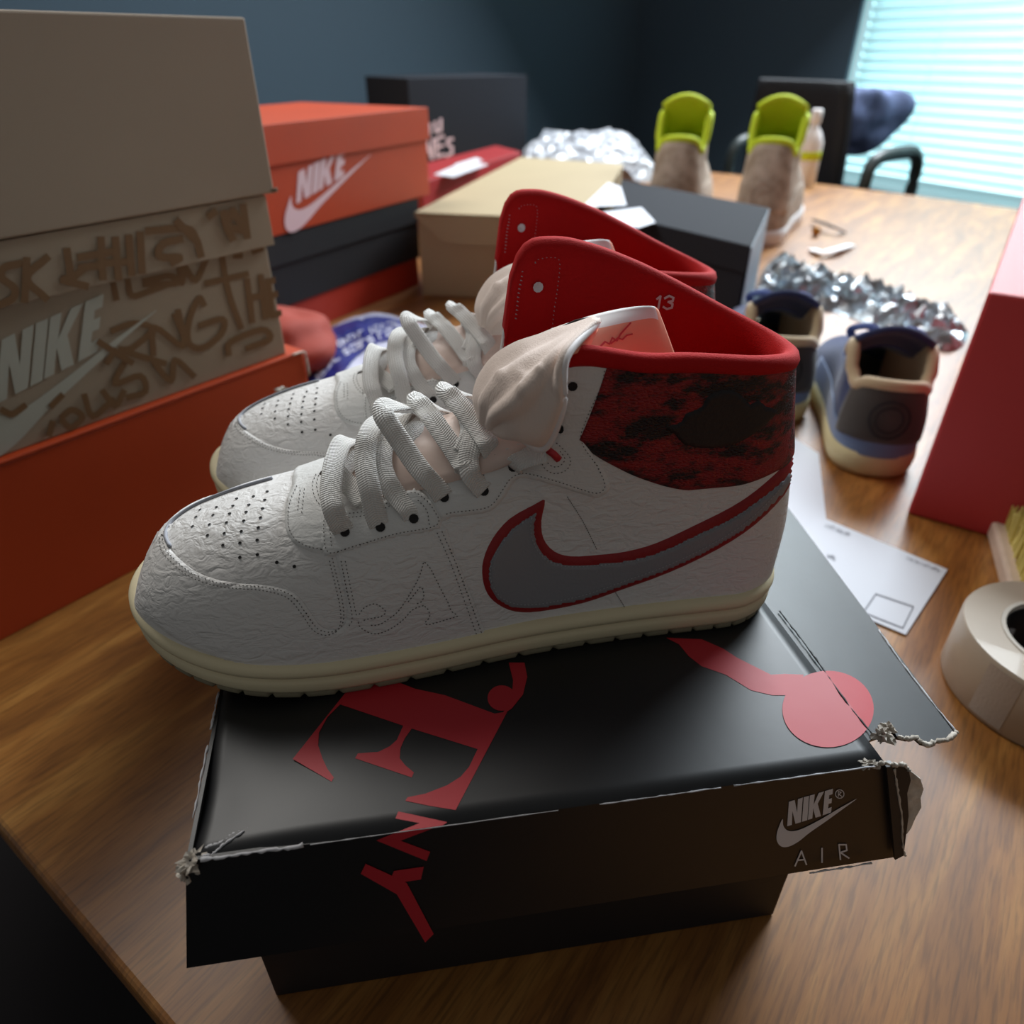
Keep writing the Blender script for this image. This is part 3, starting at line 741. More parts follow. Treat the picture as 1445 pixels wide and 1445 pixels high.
# ---- tongue under the laces
V = []; nu, nl = 22, 17
for i in range(nu):
    u = .142 + (.240 - .142) * i / (nu - 1); c = interp(CK, u) + .008; e = interp(TOPN, u)
    for j in range(nl):
        l = -1 + 2 * j / (nl - 1)
        z = min(e, .112 + 0 * u) - .0035 + (1 - l * l) * (.013 * sstep(.243, .20, u) + .002) + .0012 * noise.noise(Vector((u * 60, l * 2.5, 3)))
        V.append(LW(u, l * c, z))
tongue = link_mesh('tongue', V, grid_faces(nu, nl), M['satin'], shoe, True); settle(tongue); solid(tongue, .002, -1); pool(tongue); TONG = POOL[-1]
# ---- flopped tongue top
def lplane(px, py, l): return atp(px, py, SO + EL * l, EL)
def net(rows, nu=10, nv=10):
    """rows of (px,py,l) -> smooth grid of world points"""
    R = [catmull([lplane(*p) for p in r], nu) for r in rows]; cols_ = list(zip(*R))
    return [catmull(list(c), nv) for c in cols_]    # [u][v]
ridge = [(676, 590, -.012), (675, 550, -.004), (690, 517, .0), (730, 487, .0), (782, 466, -.004), (838, 449, -.012)]
m1_ = [(680, 596, -.022), (684, 566, -.030), (706, 538, -.033), (742, 510, -.031), (784, 482, -.026), (840, 450, -.017)]
m2_ = [(690, 603, -.026), (706, 590, -.044), (738, 570, -.050), (764, 532, -.048), (788, 496, -.040), (842, 452, -.020)]
seam = [(700, 606, -.022), (732, 616, -.042), (768, 632, -.0475), (793, 576, -.0515), (799, 505, -.047), (843, 455, -.021)]
G = net([ridge, m1_, m2_, seam], 10, 8)
V = []; nu = len(G); nv = len(G[0])
for i in range(nu):
    for j in range(nv):
        p = G[i][j]; a = G[min(i + 1, nu - 1)][j] - G[max(i - 1, 0)][j]; b = G[i][min(j + 1, nv - 1)] - G[i][max(j - 1, 0)]
        n_ = a.cross(b); n_ = n_.normalized() if n_.length > 1e-12 else -EL
        if n_.dot(p - CAM) > 0: n_ = -n_
        vj = j / (nv - 1); ui = i / (nu - 1)
        f = .0017 * math.sin(vj * 2 * math.pi * 3.6 + .6 * math.sin(ui * 5)) * math.sin(math.pi * min(1, ui * 1.15 + .02)) ** .7
        f += .0008 * noise.noise(Vector((ui * 7, vj * 5, 1.7))) + .0016 * math.exp(-((vj - .93) / .05) ** 2)
        for (bu, bv) in ((.52, .45), (.62, .62), (.66, .88), (.43, .33), (.46, .60)): f += .0015 * math.exp(-(((ui - bu) / .03) ** 2 + ((vj - bv) / .035) ** 2))
        V.append(p + n_ * f)
tf = link_mesh('tongue_flap', V, grid_faces(nu, nv), M['mesh_pink'], shoe, True); settle(tf); solid(tf, .0022, 0); pool(tf)
sm = [G[i][-1] for i in range(nu)]
tube('tongue_binding', sm, .0017, M['tab_white'], shoe, 8)
G2 = net([[(799, 505, -.046), (812, 480, -.036), (843, 456, -.020)], [(806, 500, -.040), (822, 490, -.030), (842, 466, -.018)], [(812, 497, -.034), (828, 492, -.026), (838, 474, -.020)]], 6, 5)
V = [p for c in G2 for p in c]; o = link_mesh('tongue_underside', V, grid_faces(len(G2), len(G2[0])), M['peach'], shoe, True); settle(o); solid(o, .001, 0)
# label tab standing behind the flap
G3 = net([[(778, 467, -.004), (838, 447, -.004), (882, 436, .0), (916, 432, .004), (926, 438, .007)], [(800, 478, -.016), (838, 472, -.014), (884, 462, -.006), (920, 456, .002), (937, 466, .006)],
          [(812, 505, -.026), (845, 512, -.022), (890, 520, -.012), (930, 520, -.003), (958, 522, .003)]], 8, 6)
V = [p for c in G3 for p in c]; o = link_mesh('tongue_label', V, grid_faces(len(G3), len(G3[0])), M['peach'], shoe, True); settle(o); solid(o, .0022, 0); pool(o); LAB = [POOL[-1]]
me = o.data; me.materials.append(M['tab_white'])
nv3 = len(G3[0])
for f in me.polygons:
    if min(v for v in f.vertices) % nv3 < 5 and f.index // (nv3 - 1) < 27: f.material_index = 1
rim_pool = POOL_L
def label_print(name, lines, wd, m):
    V = []; Fc = []
    for ln_ in lines:
        for q in stroke(ln_, wd):
            hs = [cast(p[0], p[1], LAB) for p in q]
            if all(hs): b = len(V); V += [h[0] + h[1] * .0018 for h in hs]; Fc.append((b, b + 1, b + 2, b + 3))
    return link_mesh(name, V, Fc, m, shoe)
label_print('red_signature', [[(842, 492), (850, 484), (856, 487), (860, 478), (866, 482), (872, 472), (886, 457)], [(858, 486), (868, 478), (874, 480), (880, 474), (888, 472)]], 2.2, M['print_red'])
# black thread line on the flap ridge
tube('ridge_thread', [lplane(x, y, l) for x, y, l in [(779, 470, -.007), (795, 461, -.009), (812, 453, -.010), (832, 449, -.012)]], .0006, M['hole'], shoe, 6)
# ---- laces
def lace(name, pts, wd=.0092):
    """pts: (x, y, l_mm) pixel on the plane l, or ('L', u, l, z) in shoe coordinates; the first point may be (x, y) = an eyelet"""
    P = []; NN = []
    for q in pts:
        if q[0] == 'L': c = LW(q[1], q[2], q[3]); n_ = (Vector((0, 0, 1)) + EL * q[2] * 25).normalized()
        elif len(q) == 2:
            h = cast(q[0], q[1], BODY); c, n_ = h[0] + h[1] * .0015, h[1]
        else:
            c = lplane(q[0], q[1], q[2] * .001); d = ray(q[0], q[1]).normalized()
            for bv_ in (POOL[0], TONG):
                h = bv_.ray_cast(CAM, d)
                if h[0] is not None and (h[0] - CAM).length < (c - CAM).length + .0022: c = h[0] - d * .0024
            n_ = (CAM - c).normalized() * .75 + Vector((0, 0, .5))
        P.append(c); NN.append(n_.normalized())
    return ribbon(name, P, NN, wd, M['lace'], shoe, .0008)
laces = [
    [(512, 628, 8), (500, 643, 0), (489, 656, -6), (479, 668, -12)],
    [(604, 590, 10), (588, 605, 0), (574, 617, -6), (562, 630, -10)],
    [(472, 662, -12), (484, 676, -16), (498, 690, -22), (514, 708, -28)],
    [(487, 751), (478, 737, -36), (470, 716, -34), (467, 692, -27), (470, 663, -17), (476, 638, -6), (486, 622, 4), ('L', .222, .016, .094), ('L', .226, .027, .082)],
    [(537, 743), (529, 724, -34), (523, 695, -30), (517, 668, -24), (515, 640, -16), (519, 616, -9), (530, 598, 2), ('L', .205, .018, .106), ('L', .212, .030, .086)],
    [(584, 731), (576, 718, -32), (560, 700, -29), (547, 680, -25), (539, 658, -19), (540, 634, -12), (552, 612, -2), ('L', .199, .015, .107), ('L', .196, .030, .088)],
    [(626, 702), (616, 688, -30), (599, 670, -28), (582, 648, -23), (566, 624, -18), (551, 602, -14), (541, 584, -10), (546, 571, -3), ('L', .194, .012, .112), ('L', .190, .024, .104), ('L', .186, .031, .090)],
    [(655, 578, 4), (662, 594, -4), (664, 608, -12), (661, 622, -18), (652, 640, -22)],
    [('L', .172, .026, .098), (590, 563, 10), (599, 577, 1), (608, 588, -6), (622, 608, -13), (636, 628, -19), (648, 647, -24), (656, 662, -27), ('L', .176, -.024, .088)],
    [(683, 692), (675, 684, -30), (664, 668, -27), (661, 648, -24), (665, 628, -19), (670, 606, -12)],
    [('L', .160, .028, .106), (630, 548, 8), (641, 563, 0), (653, 577, -6), (668, 596, -12), (680, 612, -17), (690, 628, -22), ('L', .160, -.022, .096)],
    [(724, 659), (735, 650, -36), (750, 643, -38), (770, 638, -38)],
]
for ln_ in laces: lace('lace', ln_)
# red loop under the flap
def blob(name, c, r, m, parent=None, seg=20, ring=12, nz=0.0, nf=20, T=None):
    bm = bmesh.new(); bmesh.ops.create_uvsphere(bm, u_segments=seg, v_segments=ring, radius=1)
    for v in bm.verts:
        k = 1 + nz * noise.noise(v.co * nf * .1 + Vector(c) * 7); v.co = Vector((v.co.x * r[0], v.co.y * r[1], v.co.z * r[2])) * k
        if T: v.co = T @ v.co
        v.co += Vector(c)
    me = bpy.data.meshes.new(name); bm.to_mesh(me); bm.free(); me.materials.append(m); me.shade_smooth()
    o = bpy.data.objects.new(name, me); COL.objects.link(o)
    if parent: o.parent = parent
    return o
rp_ = [cast(x, y, BODY) for x, y in ((772, 632), (780, 638), (788, 646))]
tube('red_pull_loop', [h[0] + h[1] * .0012 for h in rp_], .0018, M['print_red'], shoe, 8)
sm_ = [cast(x, y, BODY) for x, y in ((241, 772), (235, 758), (238, 744), (250, 731), (276, 714), (314, 698), (350, 686), (385, 676))]
sm_ = [h for h in sm_ if h and WL(h[0])[0] > .2]
if len(sm_) > 3: tube('toe_seam', catmull([h[0] + h[1] * .0006 for h in sm_], 6), .0009, M['edge_grey'], shoe, 6)

nest(shoe, 'collar_lining', 'size_number', 'lining_stitching', 'lining_eyelet')
nest(shoe, 'swoosh_backing', 'swoosh', 'swoosh_stitching')
nest(shoe, 'tongue_flap', 'tongue_binding', 'tongue_underside', 'ridge_thread')
nest(shoe, 'tongue_label', 'red_signature')
nest(shoe, 'snake_print_collar', 'winged_emblem')
rebase(shoe)
far_shoe = shoe.copy(); COL.objects.link(far_shoe); far_shoe.location = (.143, .445, .14); far_shoe.rotation_euler = (0, 0, math.radians(10.5))
far_shoe['label'] = 'farther white high-top sneaker partly hidden behind the nearer one on the black shoebox'
for o in (shoe, far_shoe): o['group'] = 'pair of white and red high-top sneakers'
for ch in list(shoe.children):
    if ch.name.startswith(('size_number',)): continue
    c = ch.copy(); COL.objects.link(c); c.parent = far_shoe
    for g in list(ch.children):
        if g.name.startswith('size_number'): continue
        k = g.copy(); COL.objects.link(k); k.parent = c
# ================================================================ CARTONS
def carton(name, A, d, e, W, D, z0, z1, m, root, nm='box_body', bev=.0012):
    A = Vector((A[0], A[1], 0)); d = Vector(d); e = Vector(e)
    V = []
    for z in (z0, z1):
        for (a, b) in ((0, 0), (W, 0), (W, D), (0, D)):
            q = A + d * a + e * b; V.append(Vector((q.x, q.y, z)))
    Fc = [(0, 1, 5, 4), (1, 2, 6, 5), (2, 3, 7, 6), (3, 0, 4, 7), (3, 2, 1, 0), (4, 5, 6, 7)]
    return bevel(settle(link_mesh(nm, V, Fc, m, root)), bev, 2)
def lid(A, d, e, W, D, z0, z1, m, root, ov=.003, th=.0016):
    """open-bottomed lid shell"""
    A = Vector((A[0], A[1], 0)); d = Vector(d); e = Vector(e); V = []
    for z in (z0, z1):
        for (a, b) in ((-ov, -ov), (W + ov, -ov), (W + ov, D + ov), (-ov, D + ov)):
            q = A + d * a + e * b; V.append(Vector((q.x, q.y, z)))
    Fc = [(0, 1, 5, 4), (1, 2, 6, 5), (2, 3, 7, 6), (3, 0, 4, 7), (4, 5, 6, 7)]
    o = link_mesh('box_lid', V, Fc, m, root)
    for f in o.data.polygons:
        c = sum((o.data.vertices[i].co for i in f.vertices), Vector()) / len(f.vertices); mid = A + d * W / 2 + e * D / 2
        if f.normal.dot(c - Vector((mid.x, mid.y, z0 * .5 + z1 * .5))) < 0: f.flip()
    solid(o, th, 1); return bevel(o, .0008, 2)
def scrap(name, c, r, m, root, seed=1, flat=.45, n=9):
    """torn fibrous paper crumple"""
    rnd = random.Random(seed); bm = bmesh.new(); bmesh.ops.create_icosphere(bm, subdivisions=3, radius=1)
    for v in bm.verts:
        k = .55 + .75 * noise.noise(v.co * 2.3 + Vector((seed, 2, 5))) + .35 * noise.noise(v.co * 6 + Vector((seed, 7, 1)))
        v.co = Vector((v.co.x * r[0], v.co.y * r[1], v.co.z * r[2])) * max(.12, k) + Vector(c)
    me = bpy.data.meshes.new(name); bm.to_mesh(me); bm.free(); me.materials.append(m); o = bpy.data.objects.new(name, me); COL.objects.link(o); o.parent = root; return o
# ---- black shoebox under the sneakers
FL = atz(262, 1215, .14); FR = atz(1250, 1078, .14); BL = atz(395, 550, .14)
bd = (FR - FL).normalized(); bW = (FR - FL).length; be = (BL - FL).normalized(); bD = (BL - FL).length
BR = FR + be * bD; fn = Vector((bd.y, -bd.x, 0))      # front normal
bb = empty('black_shoebox', (FL.x, FL.y, 0), 'worn black shoebox with red lettering and torn lid corner carrying both white high-tops', 'shoebox', rz=math.atan2(bd.y, bd.x))
carton('b', FL + bd * .006 - fn * .012, bd, be, bW - .020, bD - .02, 0, .134, M['box_black_matte'], bb)
Z = Vector((0, 0, 1)); e2 = 0.0006
# lid top: slightly crushed sheet (grid), with the front-left corner pushed in
V = []; nx, ny = 40, 50
for j in range(ny + 1):
    for i in range(nx + 1):
        a, b = i / nx, j / ny; p = FL + bd * bW * a + be * bD * b
        dz = -.0035 * math.exp(-((a / .07) ** 2 + ((b - .06) / .05) ** 2)) - .0016 * math.exp(-(((a - .1) / .05) ** 2 + ((b - .2) / .12) ** 2)) * 1
        V.append(p + Z * dz)
o = link_mesh('lid_top', V, grid_faces(ny + 1, nx + 1), M['box_black'], bb, True); solid(o, .0016, -1); settle_dir(o, Z)
LH = .056
FB0 = FL - bd * .011 + fn * .010 - Z * LH; FB1 = FR + bd * .018 + fn * .010 - Z * LH
fwn = (FR - FL).cross(Z * 1.0 - fn * .18).normalized(); fwn = fwn if fwn.dot(fn) > 0 else -fwn
def wallq(name, a, b, tilt, h, nrm, m=None):
    V = []; n = 24
    for k in range(2):
        for i in range(n + 1):
            p = a + (b - a) * i / n; V.append(p - Z * h * k + nrm * tilt * k)
    o = link_mesh(name, V, grid_faces(2, n + 1), m or M['box_black'], bb); settle_dir(o, nrm); solid(o, .0016, -1); return o
V = []
for k in range(2):
    for i in range(25): t = i / 24; V.append((FL.lerp(FR + bd * .003, t)) if k == 0 else FB0.lerp(FB1, t))
o = link_mesh('lid_front_wall', V, grid_faces(2, 25), M['box_black'], bb); settle_dir(o, fwn); solid(o, .0016, -1)
wallq('lid_left_wall', FL, BL, .002, LH, -bd)
wallq('lid_back_wall', BL, BR, .002, LH, -fn)
# right wall of the lid, torn loose and splayed outwards
O1 = atz(1349, 1035, .128)
fl_n = (O1 - FR).cross(be).normalized(); fl_n = fl_n if fl_n.z > 0 else -fl_n
tear = [(1240, 1040), (1250, 1031), (1262, 1033), (1266, 1040), (1280, 1043), (1292, 1041), (1300, 1048), (1310, 1051), (1324, 1046), (1338, 1044), (1350, 1034)]
PT = [atp(x, y, FR, fl_n) for x, y in tear]
side = (atp(1110, 713, FR, fl_n) - PT[-1]).normalized() * (bD - .05)
V = [FR + be * .012] + PT + [PT[-1] + side, FR + be * (bD - .01)]
nV = len(V); o = link_mesh('lid_side_flap', V, [tuple(range(nV))], M['box_black'], bb)
bm = bmesh.new(); bm.from_mesh(o.data); bmesh.ops.triangulate(bm, faces=bm.faces); bm.to_mesh(o.data); bm.free()
settle_dir(o, fl_n); solid(o, .0016, -1)
# torn white edges
def torn_strip(name, pts, r, m=None, seed=3):
    P = catmull(pts, 8); rnd = random.Random(seed); rr = [r * rnd.uniform(.35, 1.35) for _ in P]
    return tube(name, [p + Vector((rnd.uniform(-1, 1), rnd.uniform(-1, 1), rnd.uniform(-1, 1))) * r * .35 for p in P], lambda t: rr[min(len(rr) - 1, int(t * (len(rr) - 1)))], m or M['torn'], bb, 5)
torn_strip('torn_edge', [p + Z * .0003 for p in PT[3:]], .0011)
scrap('torn_paper', atz(1246, 1038, .141), (.0055, .006, .005), M['torn'], bb, 3)
scrap('torn_paper', atz(1252, 1028, .139), (.004, .004, .004), M['torn'], bb, 5)
scrap('torn_paper', atz(270, 1216, .138), (.006, .007, .005), M['torn'], bb, 8)
scrap('torn_paper', atz(262, 1232, .132), (.0035, .004, .006), M['torn'], bb, 9)
scrap('torn_paper', atz(398, 552, .141), (.008, .006, .006), M['torn'], bb, 11)
scrap('torn_paper', atz(1225, 1078, .1395), (.006, .003, .0025), M['torn'], bb, 12)
# tab of the front wall wrapped past the corner, torn
def fpl(x, y, k=0.0): return atp(x, y, FR + fwn * k, fwn)
tabp = [(1250, 1081), (1268, 1079), (1281, 1084), (1284, 1100), (1279, 1118), (1281, 1150), (1277, 1180), (1274, 1206), (1262, 1212)]
vv, ff = mono(tabp); o = link_mesh('torn_tab', [fpl(p[0], p[1], .0024) for p in vv], [tuple(f) for f in ff], M['box_black_matte'], bb); settle_dir(o, fn); solid(o, .0012, 0)
frp = [(1278, 1083), (1288, 1090), (1298, 1098), (1302, 1112), (1298, 1125), (1299, 1138), (1291, 1152), (1284, 1168), (1278, 1176), (1276, 1150), (1277, 1120), (1279, 1100)]
vv, ff = mono(frp); o = link_mesh('torn_fringe', [fpl(p[0], p[1], .001 + .002 * noise.noise(Vector((p[0] * .1, p[1] * .1, 0)))) for p in vv], [tuple(f) for f in ff], M['torn'], bb); settle_dir(o, fn); solid(o, .0012, 0)
torn_strip('torn_edge', [fpl(x, y, .003) for x, y in ((1236, 1083), (1246, 1076), (1262, 1080), (1274, 1078), (1283, 1086))], .0009, seed=4)
torn_strip('torn_edge', [fpl(x, y, .003) for x, y in ((1262, 1085), (1266, 1110), (1272, 1150), (1274, 1190), (1277, 1207))], .0005, seed=6)
# scuffed edges
def scuff(pts, r, seed, m='scuff'): return torn_strip('scuffed_edge', pts, r, M[m], seed)
edge = lambda t, k=0: FL + (FR - FL) * t + fn * .0006 + Z * .0003
scuff([edge(.56), edge(.62), edge(.68), edge(.74)], .0003, 21); scuff([edge(.76), edge(.86), edge(.98)], .0003, 22)
scuff([edge(.02), edge(.06), edge(.11), edge(.15)], .0008, 23); scuff([edge(.16), edge(.3), edge(.5)], .0002, 24)
le = lambda t: FL + (BL - FL) * t - bd * .0004 + Z * .0003
for a, b, s in ((.04, .12, 31), (.2, .3, 32), (.36, .4, 33), (.14, .19, 34)): scuff([le(a), le((a + b) / 2), le(b)], .0005, s)
scuff([atz(x, y, .1385) for x, y in ((290, 1196), (310, 1190), (330, 1176), (362, 1165))], .0006, 35)
scuff([atz(x, y, .1395) for x, y in ((285, 1208), (300, 1205), (318, 1190), (345, 1172))], .0005, 36)
scuff([atp(x, y, O1, fl_n) + Z * .0003 for x, y in ((1240, 890), (1268, 930), (1300, 972), (1348, 1033))], .0005, 37)
scuff([atz(x, y, .1402) for x, y in ((1100, 862), (1135, 908), (1160, 942), (1190, 985), (1232, 1038))], .0005, 38, 'box_black_matte')
scuff([fpl(x, y, .0035) for x, y in ((1142, 1232), (1180, 1226), (1230, 1218))], .0005, 39)
# print on the lid
topP = Vector((0, 0, .14)); up = Z
edge_a, edge_b = (262, 1215), (1250, 1078); cr_a, cr_b = (1090, 850), (1235, 1040)
def on_top(poly): return clip(poly, edge_a, edge_b, False)
def on_front(poly): return clip(poly, edge_a, edge_b, True)
E_ = [(413, 1071), (487, 978), (500, 955), (560, 962), (586, 972), (628, 981), (698, 1007), (716, 1004), (643, 1143), (606, 1137), (572, 1130), (575, 1125), (600, 1120), (631, 1108), (650, 1096), (662, 1082), (674, 1057), (581, 1028), (571, 1042), (565, 1056), (564, 1070), (572, 1080), (584, 1090), (581, 1097), (501, 1070), (505, 1063), (534, 1061), (550, 1053), (560, 1044), (569, 1024), (480, 994), (462, 1012), (450, 1034), (449, 1052), (455, 1070), (462, 1085), (471, 1097), (468, 1103)]
def circ(cx, cy, rx, ry, n=28): return [(cx + rx * math.cos(2 * math.pi * k / n), cy + ry * math.sin(2 * math.pi * k / n)) for k in range(n)]
decal('letter_e', [E_], topP, up, M['box_print_red'], bb, off=.00015)
decal('letter_r', [circ(708, 985, 20, 18)], topP, up, M['box_print_red'], bb, off=.0002)
decal('letter_r', [[(706, 1010), (722, 990), (724, 960), (718, 935), (740, 935), (744, 955), (738, 980), (722, 1000)]], topP, up, M['box_print_red'], bb, off=.0003)
N_ = [[(562, 1147), (566, 1155), (610, 1163), (631, 1162), (628, 1160), (566, 1145)]] + [[(605, 1158), (631, 1161), (552, 1190), (530, 1186)], [(532, 1184), (552, 1178), (608, 1202), (604, 1215)]]
NN_ = [[(558, 1155), (562, 1145), (631, 1160), (622, 1167)], [(603, 1157), (631, 1161), (556, 1190), (531, 1186)], [(531, 1186), (556, 1183), (607, 1202), (602, 1215)]]
for k, q in enumerate(NN_):
    a = on_top(q); b = on_front(q)
    if len(a) > 2: decal('letter_n', [a], topP, up, M['box_print_red'], bb, off=.00015 + .00005 * k)
    if len(b) > 2: decal('letter_n', [b], FR, fwn, M['box_print_red'], bb, off=.00015 + .00005 * k)
for k, q in enumerate([[(598, 1223), (594, 1241), (548, 1248), (556, 1229)], [(516, 1219), (509, 1233), (560, 1262), (600, 1330), (612, 1318), (574, 1246), (545, 1232)]]):
    decal('letter_y', [q], FR, fwn, M['box_print_red'], bb, off=.0003 + .00005 * k)
handle = [(940, 900), (958, 909), (972, 926), (990, 940), (1024, 952), (1060, 974), (1090, 981), (1108, 981), (1128, 982), (1134, 952), (1108, 951), (1088, 952), (1060, 938), (1040, 928), (1020, 915), (990, 902)]
decal('drip_stroke', [handle], topP, up, M['box_print_red'], bb, off=.00015)
bl = circ(1168.5, 1000.5, 64.5, 54, 48)
bl_old = [(1108, 955), (1130, 949), (1155, 946), (1185, 948), (1210, 959), (1226, 975), (1234, 996), (1232, 1018), (1222, 1034), (1206, 1048), (1186, 1055), (1160, 1051), (1130, 1040), (1110, 1018), (1103, 996), (1104, 975)]
decal('drip_blob', [clip(bl, cr_a, cr_b, True)], topP, up, M['box_print_red'], bb, off=.0003)
decal('drip_blob', [clip(bl, cr_a, cr_b, False)], FR, fl_n, M['box_print_red'], bb, off=.0003)
LQ = [(1091, 1120), (1208, 1108), (1210, 1188), (1095, 1205)]
LQ = [(1094, 1125), (1208, 1112), (1212, 1184), (1096, 1198)]
logo(LQ, FR, fwn, M['white_print'], bb, .0002)
ring = [(1185 + 6 * math.cos(a), 1120.5 + 6 * math.sin(a)) for a in [2 * math.pi * k / 16 for k in range(17)]]
decal('registered_mark', stroke(ring, 1.1) + stroke([(1183, 1124), (1183, 1117), (1187, 1118), (1184, 1121), (1188, 1124)], 1.1), FR, fwn, M['white_print'], bb, off=.0003)
for nm, ls in (('letter_a', [[(1122, 1222), (1131, 1201), (1138, 1220)], [(1125, 1214), (1135, 1213)]]), ('letter_i', [[(1160, 1197), (1160, 1217)]]), ('letter_r', [[(1186, 1213), (1184, 1192), (1194, 1192), (1195, 1200), (1186, 1203), (1198, 1211)]])):
    decal(nm, [q for l_ in ls for q in stroke(l_, 2.2)], FR, fwn, M['white_print'], bb, off=.0003)
nest(bb, 'lid_front_wall', 'letter_i', 'letter_k', 'letter_a', 'letter_y', 'swoosh_mark', 'registered_mark')
nest(bb, 'lid_top', 'drip_stroke', 'drip_blob', 'letter_e', 'letter_r')
rebase(bb)
# ---- stack at the left
op = atz(0, 905); od = (atz(190, 805) - op).normalized(); on_ = Vector((od.y, -od.x, 0)); oe = -on_
def FP(s, k, z): q = op + od * s + on_ * k; return Vector((q.x, q.y, z))
ob = empty('orange_shoebox', FP(.14, 0, 0), 'orange shoebox lying at the bottom of the left stack, pale scuffed corner', 'shoebox', rz=math.atan2(od.y, od.x))
carton('o', FP(-.06, 0, 0), od, oe, .391, .28, 0, .1355, M['orange'], ob)
carton('o', FP(-.062, .0015, 0), od, oe, .3935, .283, .1358, .139, M['orange'], ob, nm='box_lid', bev=.0012)
ZP = catmull([FP(.316, .0016, .1385), FP(.330, .002, .1375), FP(.3315, .002, .130), FP(.332, .0015, .112)], 5)
tube('scuffed_corner', ZP, .0011, M['torn'], ob, 6)
rebase(ob)
gb = empty('graffiti_shoebox', FP(.13, -.006, .139), 'tan shoebox covered in brown graffiti lettering, in the middle of the left stack', 'shoebox', rz=math.atan2(od.y, od.x))
carton('g', FP(-.05, -.006, 0), od, oe, .365, .265, .139, .270, M['kraft'], gb)
lid(FP(-.05, -.006, 0), od, oe, .365, .265, .241, .2815, M['kraft'], gb, ov=.004)
gp = FP(0, -.006, 0); glp = FP(0, -.002, 0)
def gz(l):
    l = [Vector((x / 3.44, 250 + y / 3.44)) for x, y in l]
    return catmull(l, 4) if len(l) > 2 else l
lidtxt = [[(100, 420), (20, 440), (10, 490), (70, 540), (60, 590), (0, 620)], [(130, 400), (120, 600)], [(230, 390), (130, 490), (225, 590)], [(325, 355), (340, 480), (310, 500), (420, 530)], [(400, 450), (340, 500)], [(490, 300), (500, 490)],
          [(385, 390), (560, 360)], [(390, 440), (480, 430)], [(480, 420), (620, 410)], [(560, 300), (575, 490)], [(625, 290), (640, 470)], [(680, 275), (690, 460)], [(715, 262), (900, 250), (950, 300), (975, 380)], [(880, 300), (790, 325), (775, 385), (870, 390), (835, 415)],
          [(860, 215), (940, 300)], [(1015, 190), (1045, 170)], [(1085, 170), (1100, 240), (1130, 300)], [(1130, 160), (1105, 235), (1180, 260)], [(1130, 160), (1180, 250)], [(1180, 140), (1200, 290)]]
bodytxt = [[(550, 520), (565, 590)], [(620, 500), (640, 575), (720, 555), (800, 525)], [(700, 505), (760, 490), (830, 480), (850, 515), (700, 520)], [(870, 430), (880, 515), (900, 440)], [(900, 440), (950, 500), (1000, 400)], [(1075, 375), (1110, 560), (1170, 730)], [(1000, 515), (1200, 470)], [(1200, 500), (1225, 700)],
           [(1265, 480), (1290, 680)], [(1205, 590), (1280, 570)], [(1300, 500), (1320, 670)], [(1300, 510), (1345, 495)], [(1310, 580), (1350, 565)], [(1320, 670), (1375, 655)], [(990, 620), (965, 590), (920, 690), (915, 800), (980, 830), (1075, 760), (1080, 690), (970, 720)], [(745, 860), (750, 730), (890, 820), (865, 650)], [(850, 670), (880, 740)],
           [(545, 745), (650, 710), (740, 740), (640, 830), (590, 840), (800, 905)], [(1110, 860), (1120, 800), (1270, 740), (1310, 785), (1200, 830)], [(750, 905), (830, 990), (850, 890), (940, 965)], [(610, 890), (560, 1000), (680, 965), (705, 1040), (620, 1070)], [(300, 1165), (350, 1130), (400, 1165), (345, 1215), (300, 1180)], [(410, 1060), (450, 1160), (550, 1080)], [(255, 1190), (240, 1250)],
           [(500, 1040), (560, 1110), (600, 1040)], [(1230, 360), (1270, 345)], [(1140, 380), (1170, 380)], [(120, 1110), (60, 1150), (10, 1130)], [(300, 1060), (250, 1110)], [(560, 840), (520, 900)], [(480, 800), (590, 870), (640, 900)]]
def tidy(lines, w_): return [q for l_ in lines for q in stroke(l_, w_)]
decal('graffiti_print', [clip(q, (383, 290), (391, 335), True) for q in tidy([gz(l) for l in lidtxt], 11)], glp, on_, M['kraft_ink'], gb, off=.0003 + .002, kind='stuff')
decal('graffiti_print', [clip(q, (378, 338), (405, 480), True) for q in tidy([gz(l) for l in bodytxt], 9)], gp, on_, M['kraft_ink'], gb, off=.0004, kind='stuff')
logo([(-42, 468), (222, 402), (222, 566), (-40, 662)], gp, on_, M['logo_grey'], gb, off=.0009)
rebase(gb)
kb = empty('plain_beige_shoebox', FP(.13, 0, .2835), 'plain beige shoebox on top of the left stack, creased lower corner', 'shoebox', rz=math.atan2(od.y, od.x))
carton('k', FP(-.05, .002, 0), od, oe, .3775, .27, .2835, .41, M['kraft_pale'], kb, bev=.0016)
scrap('creased_corner', FP(.3265, .003, .286), (.005, .004, .003), M['kraft_pale'], kb, 14)
rebase(kb)
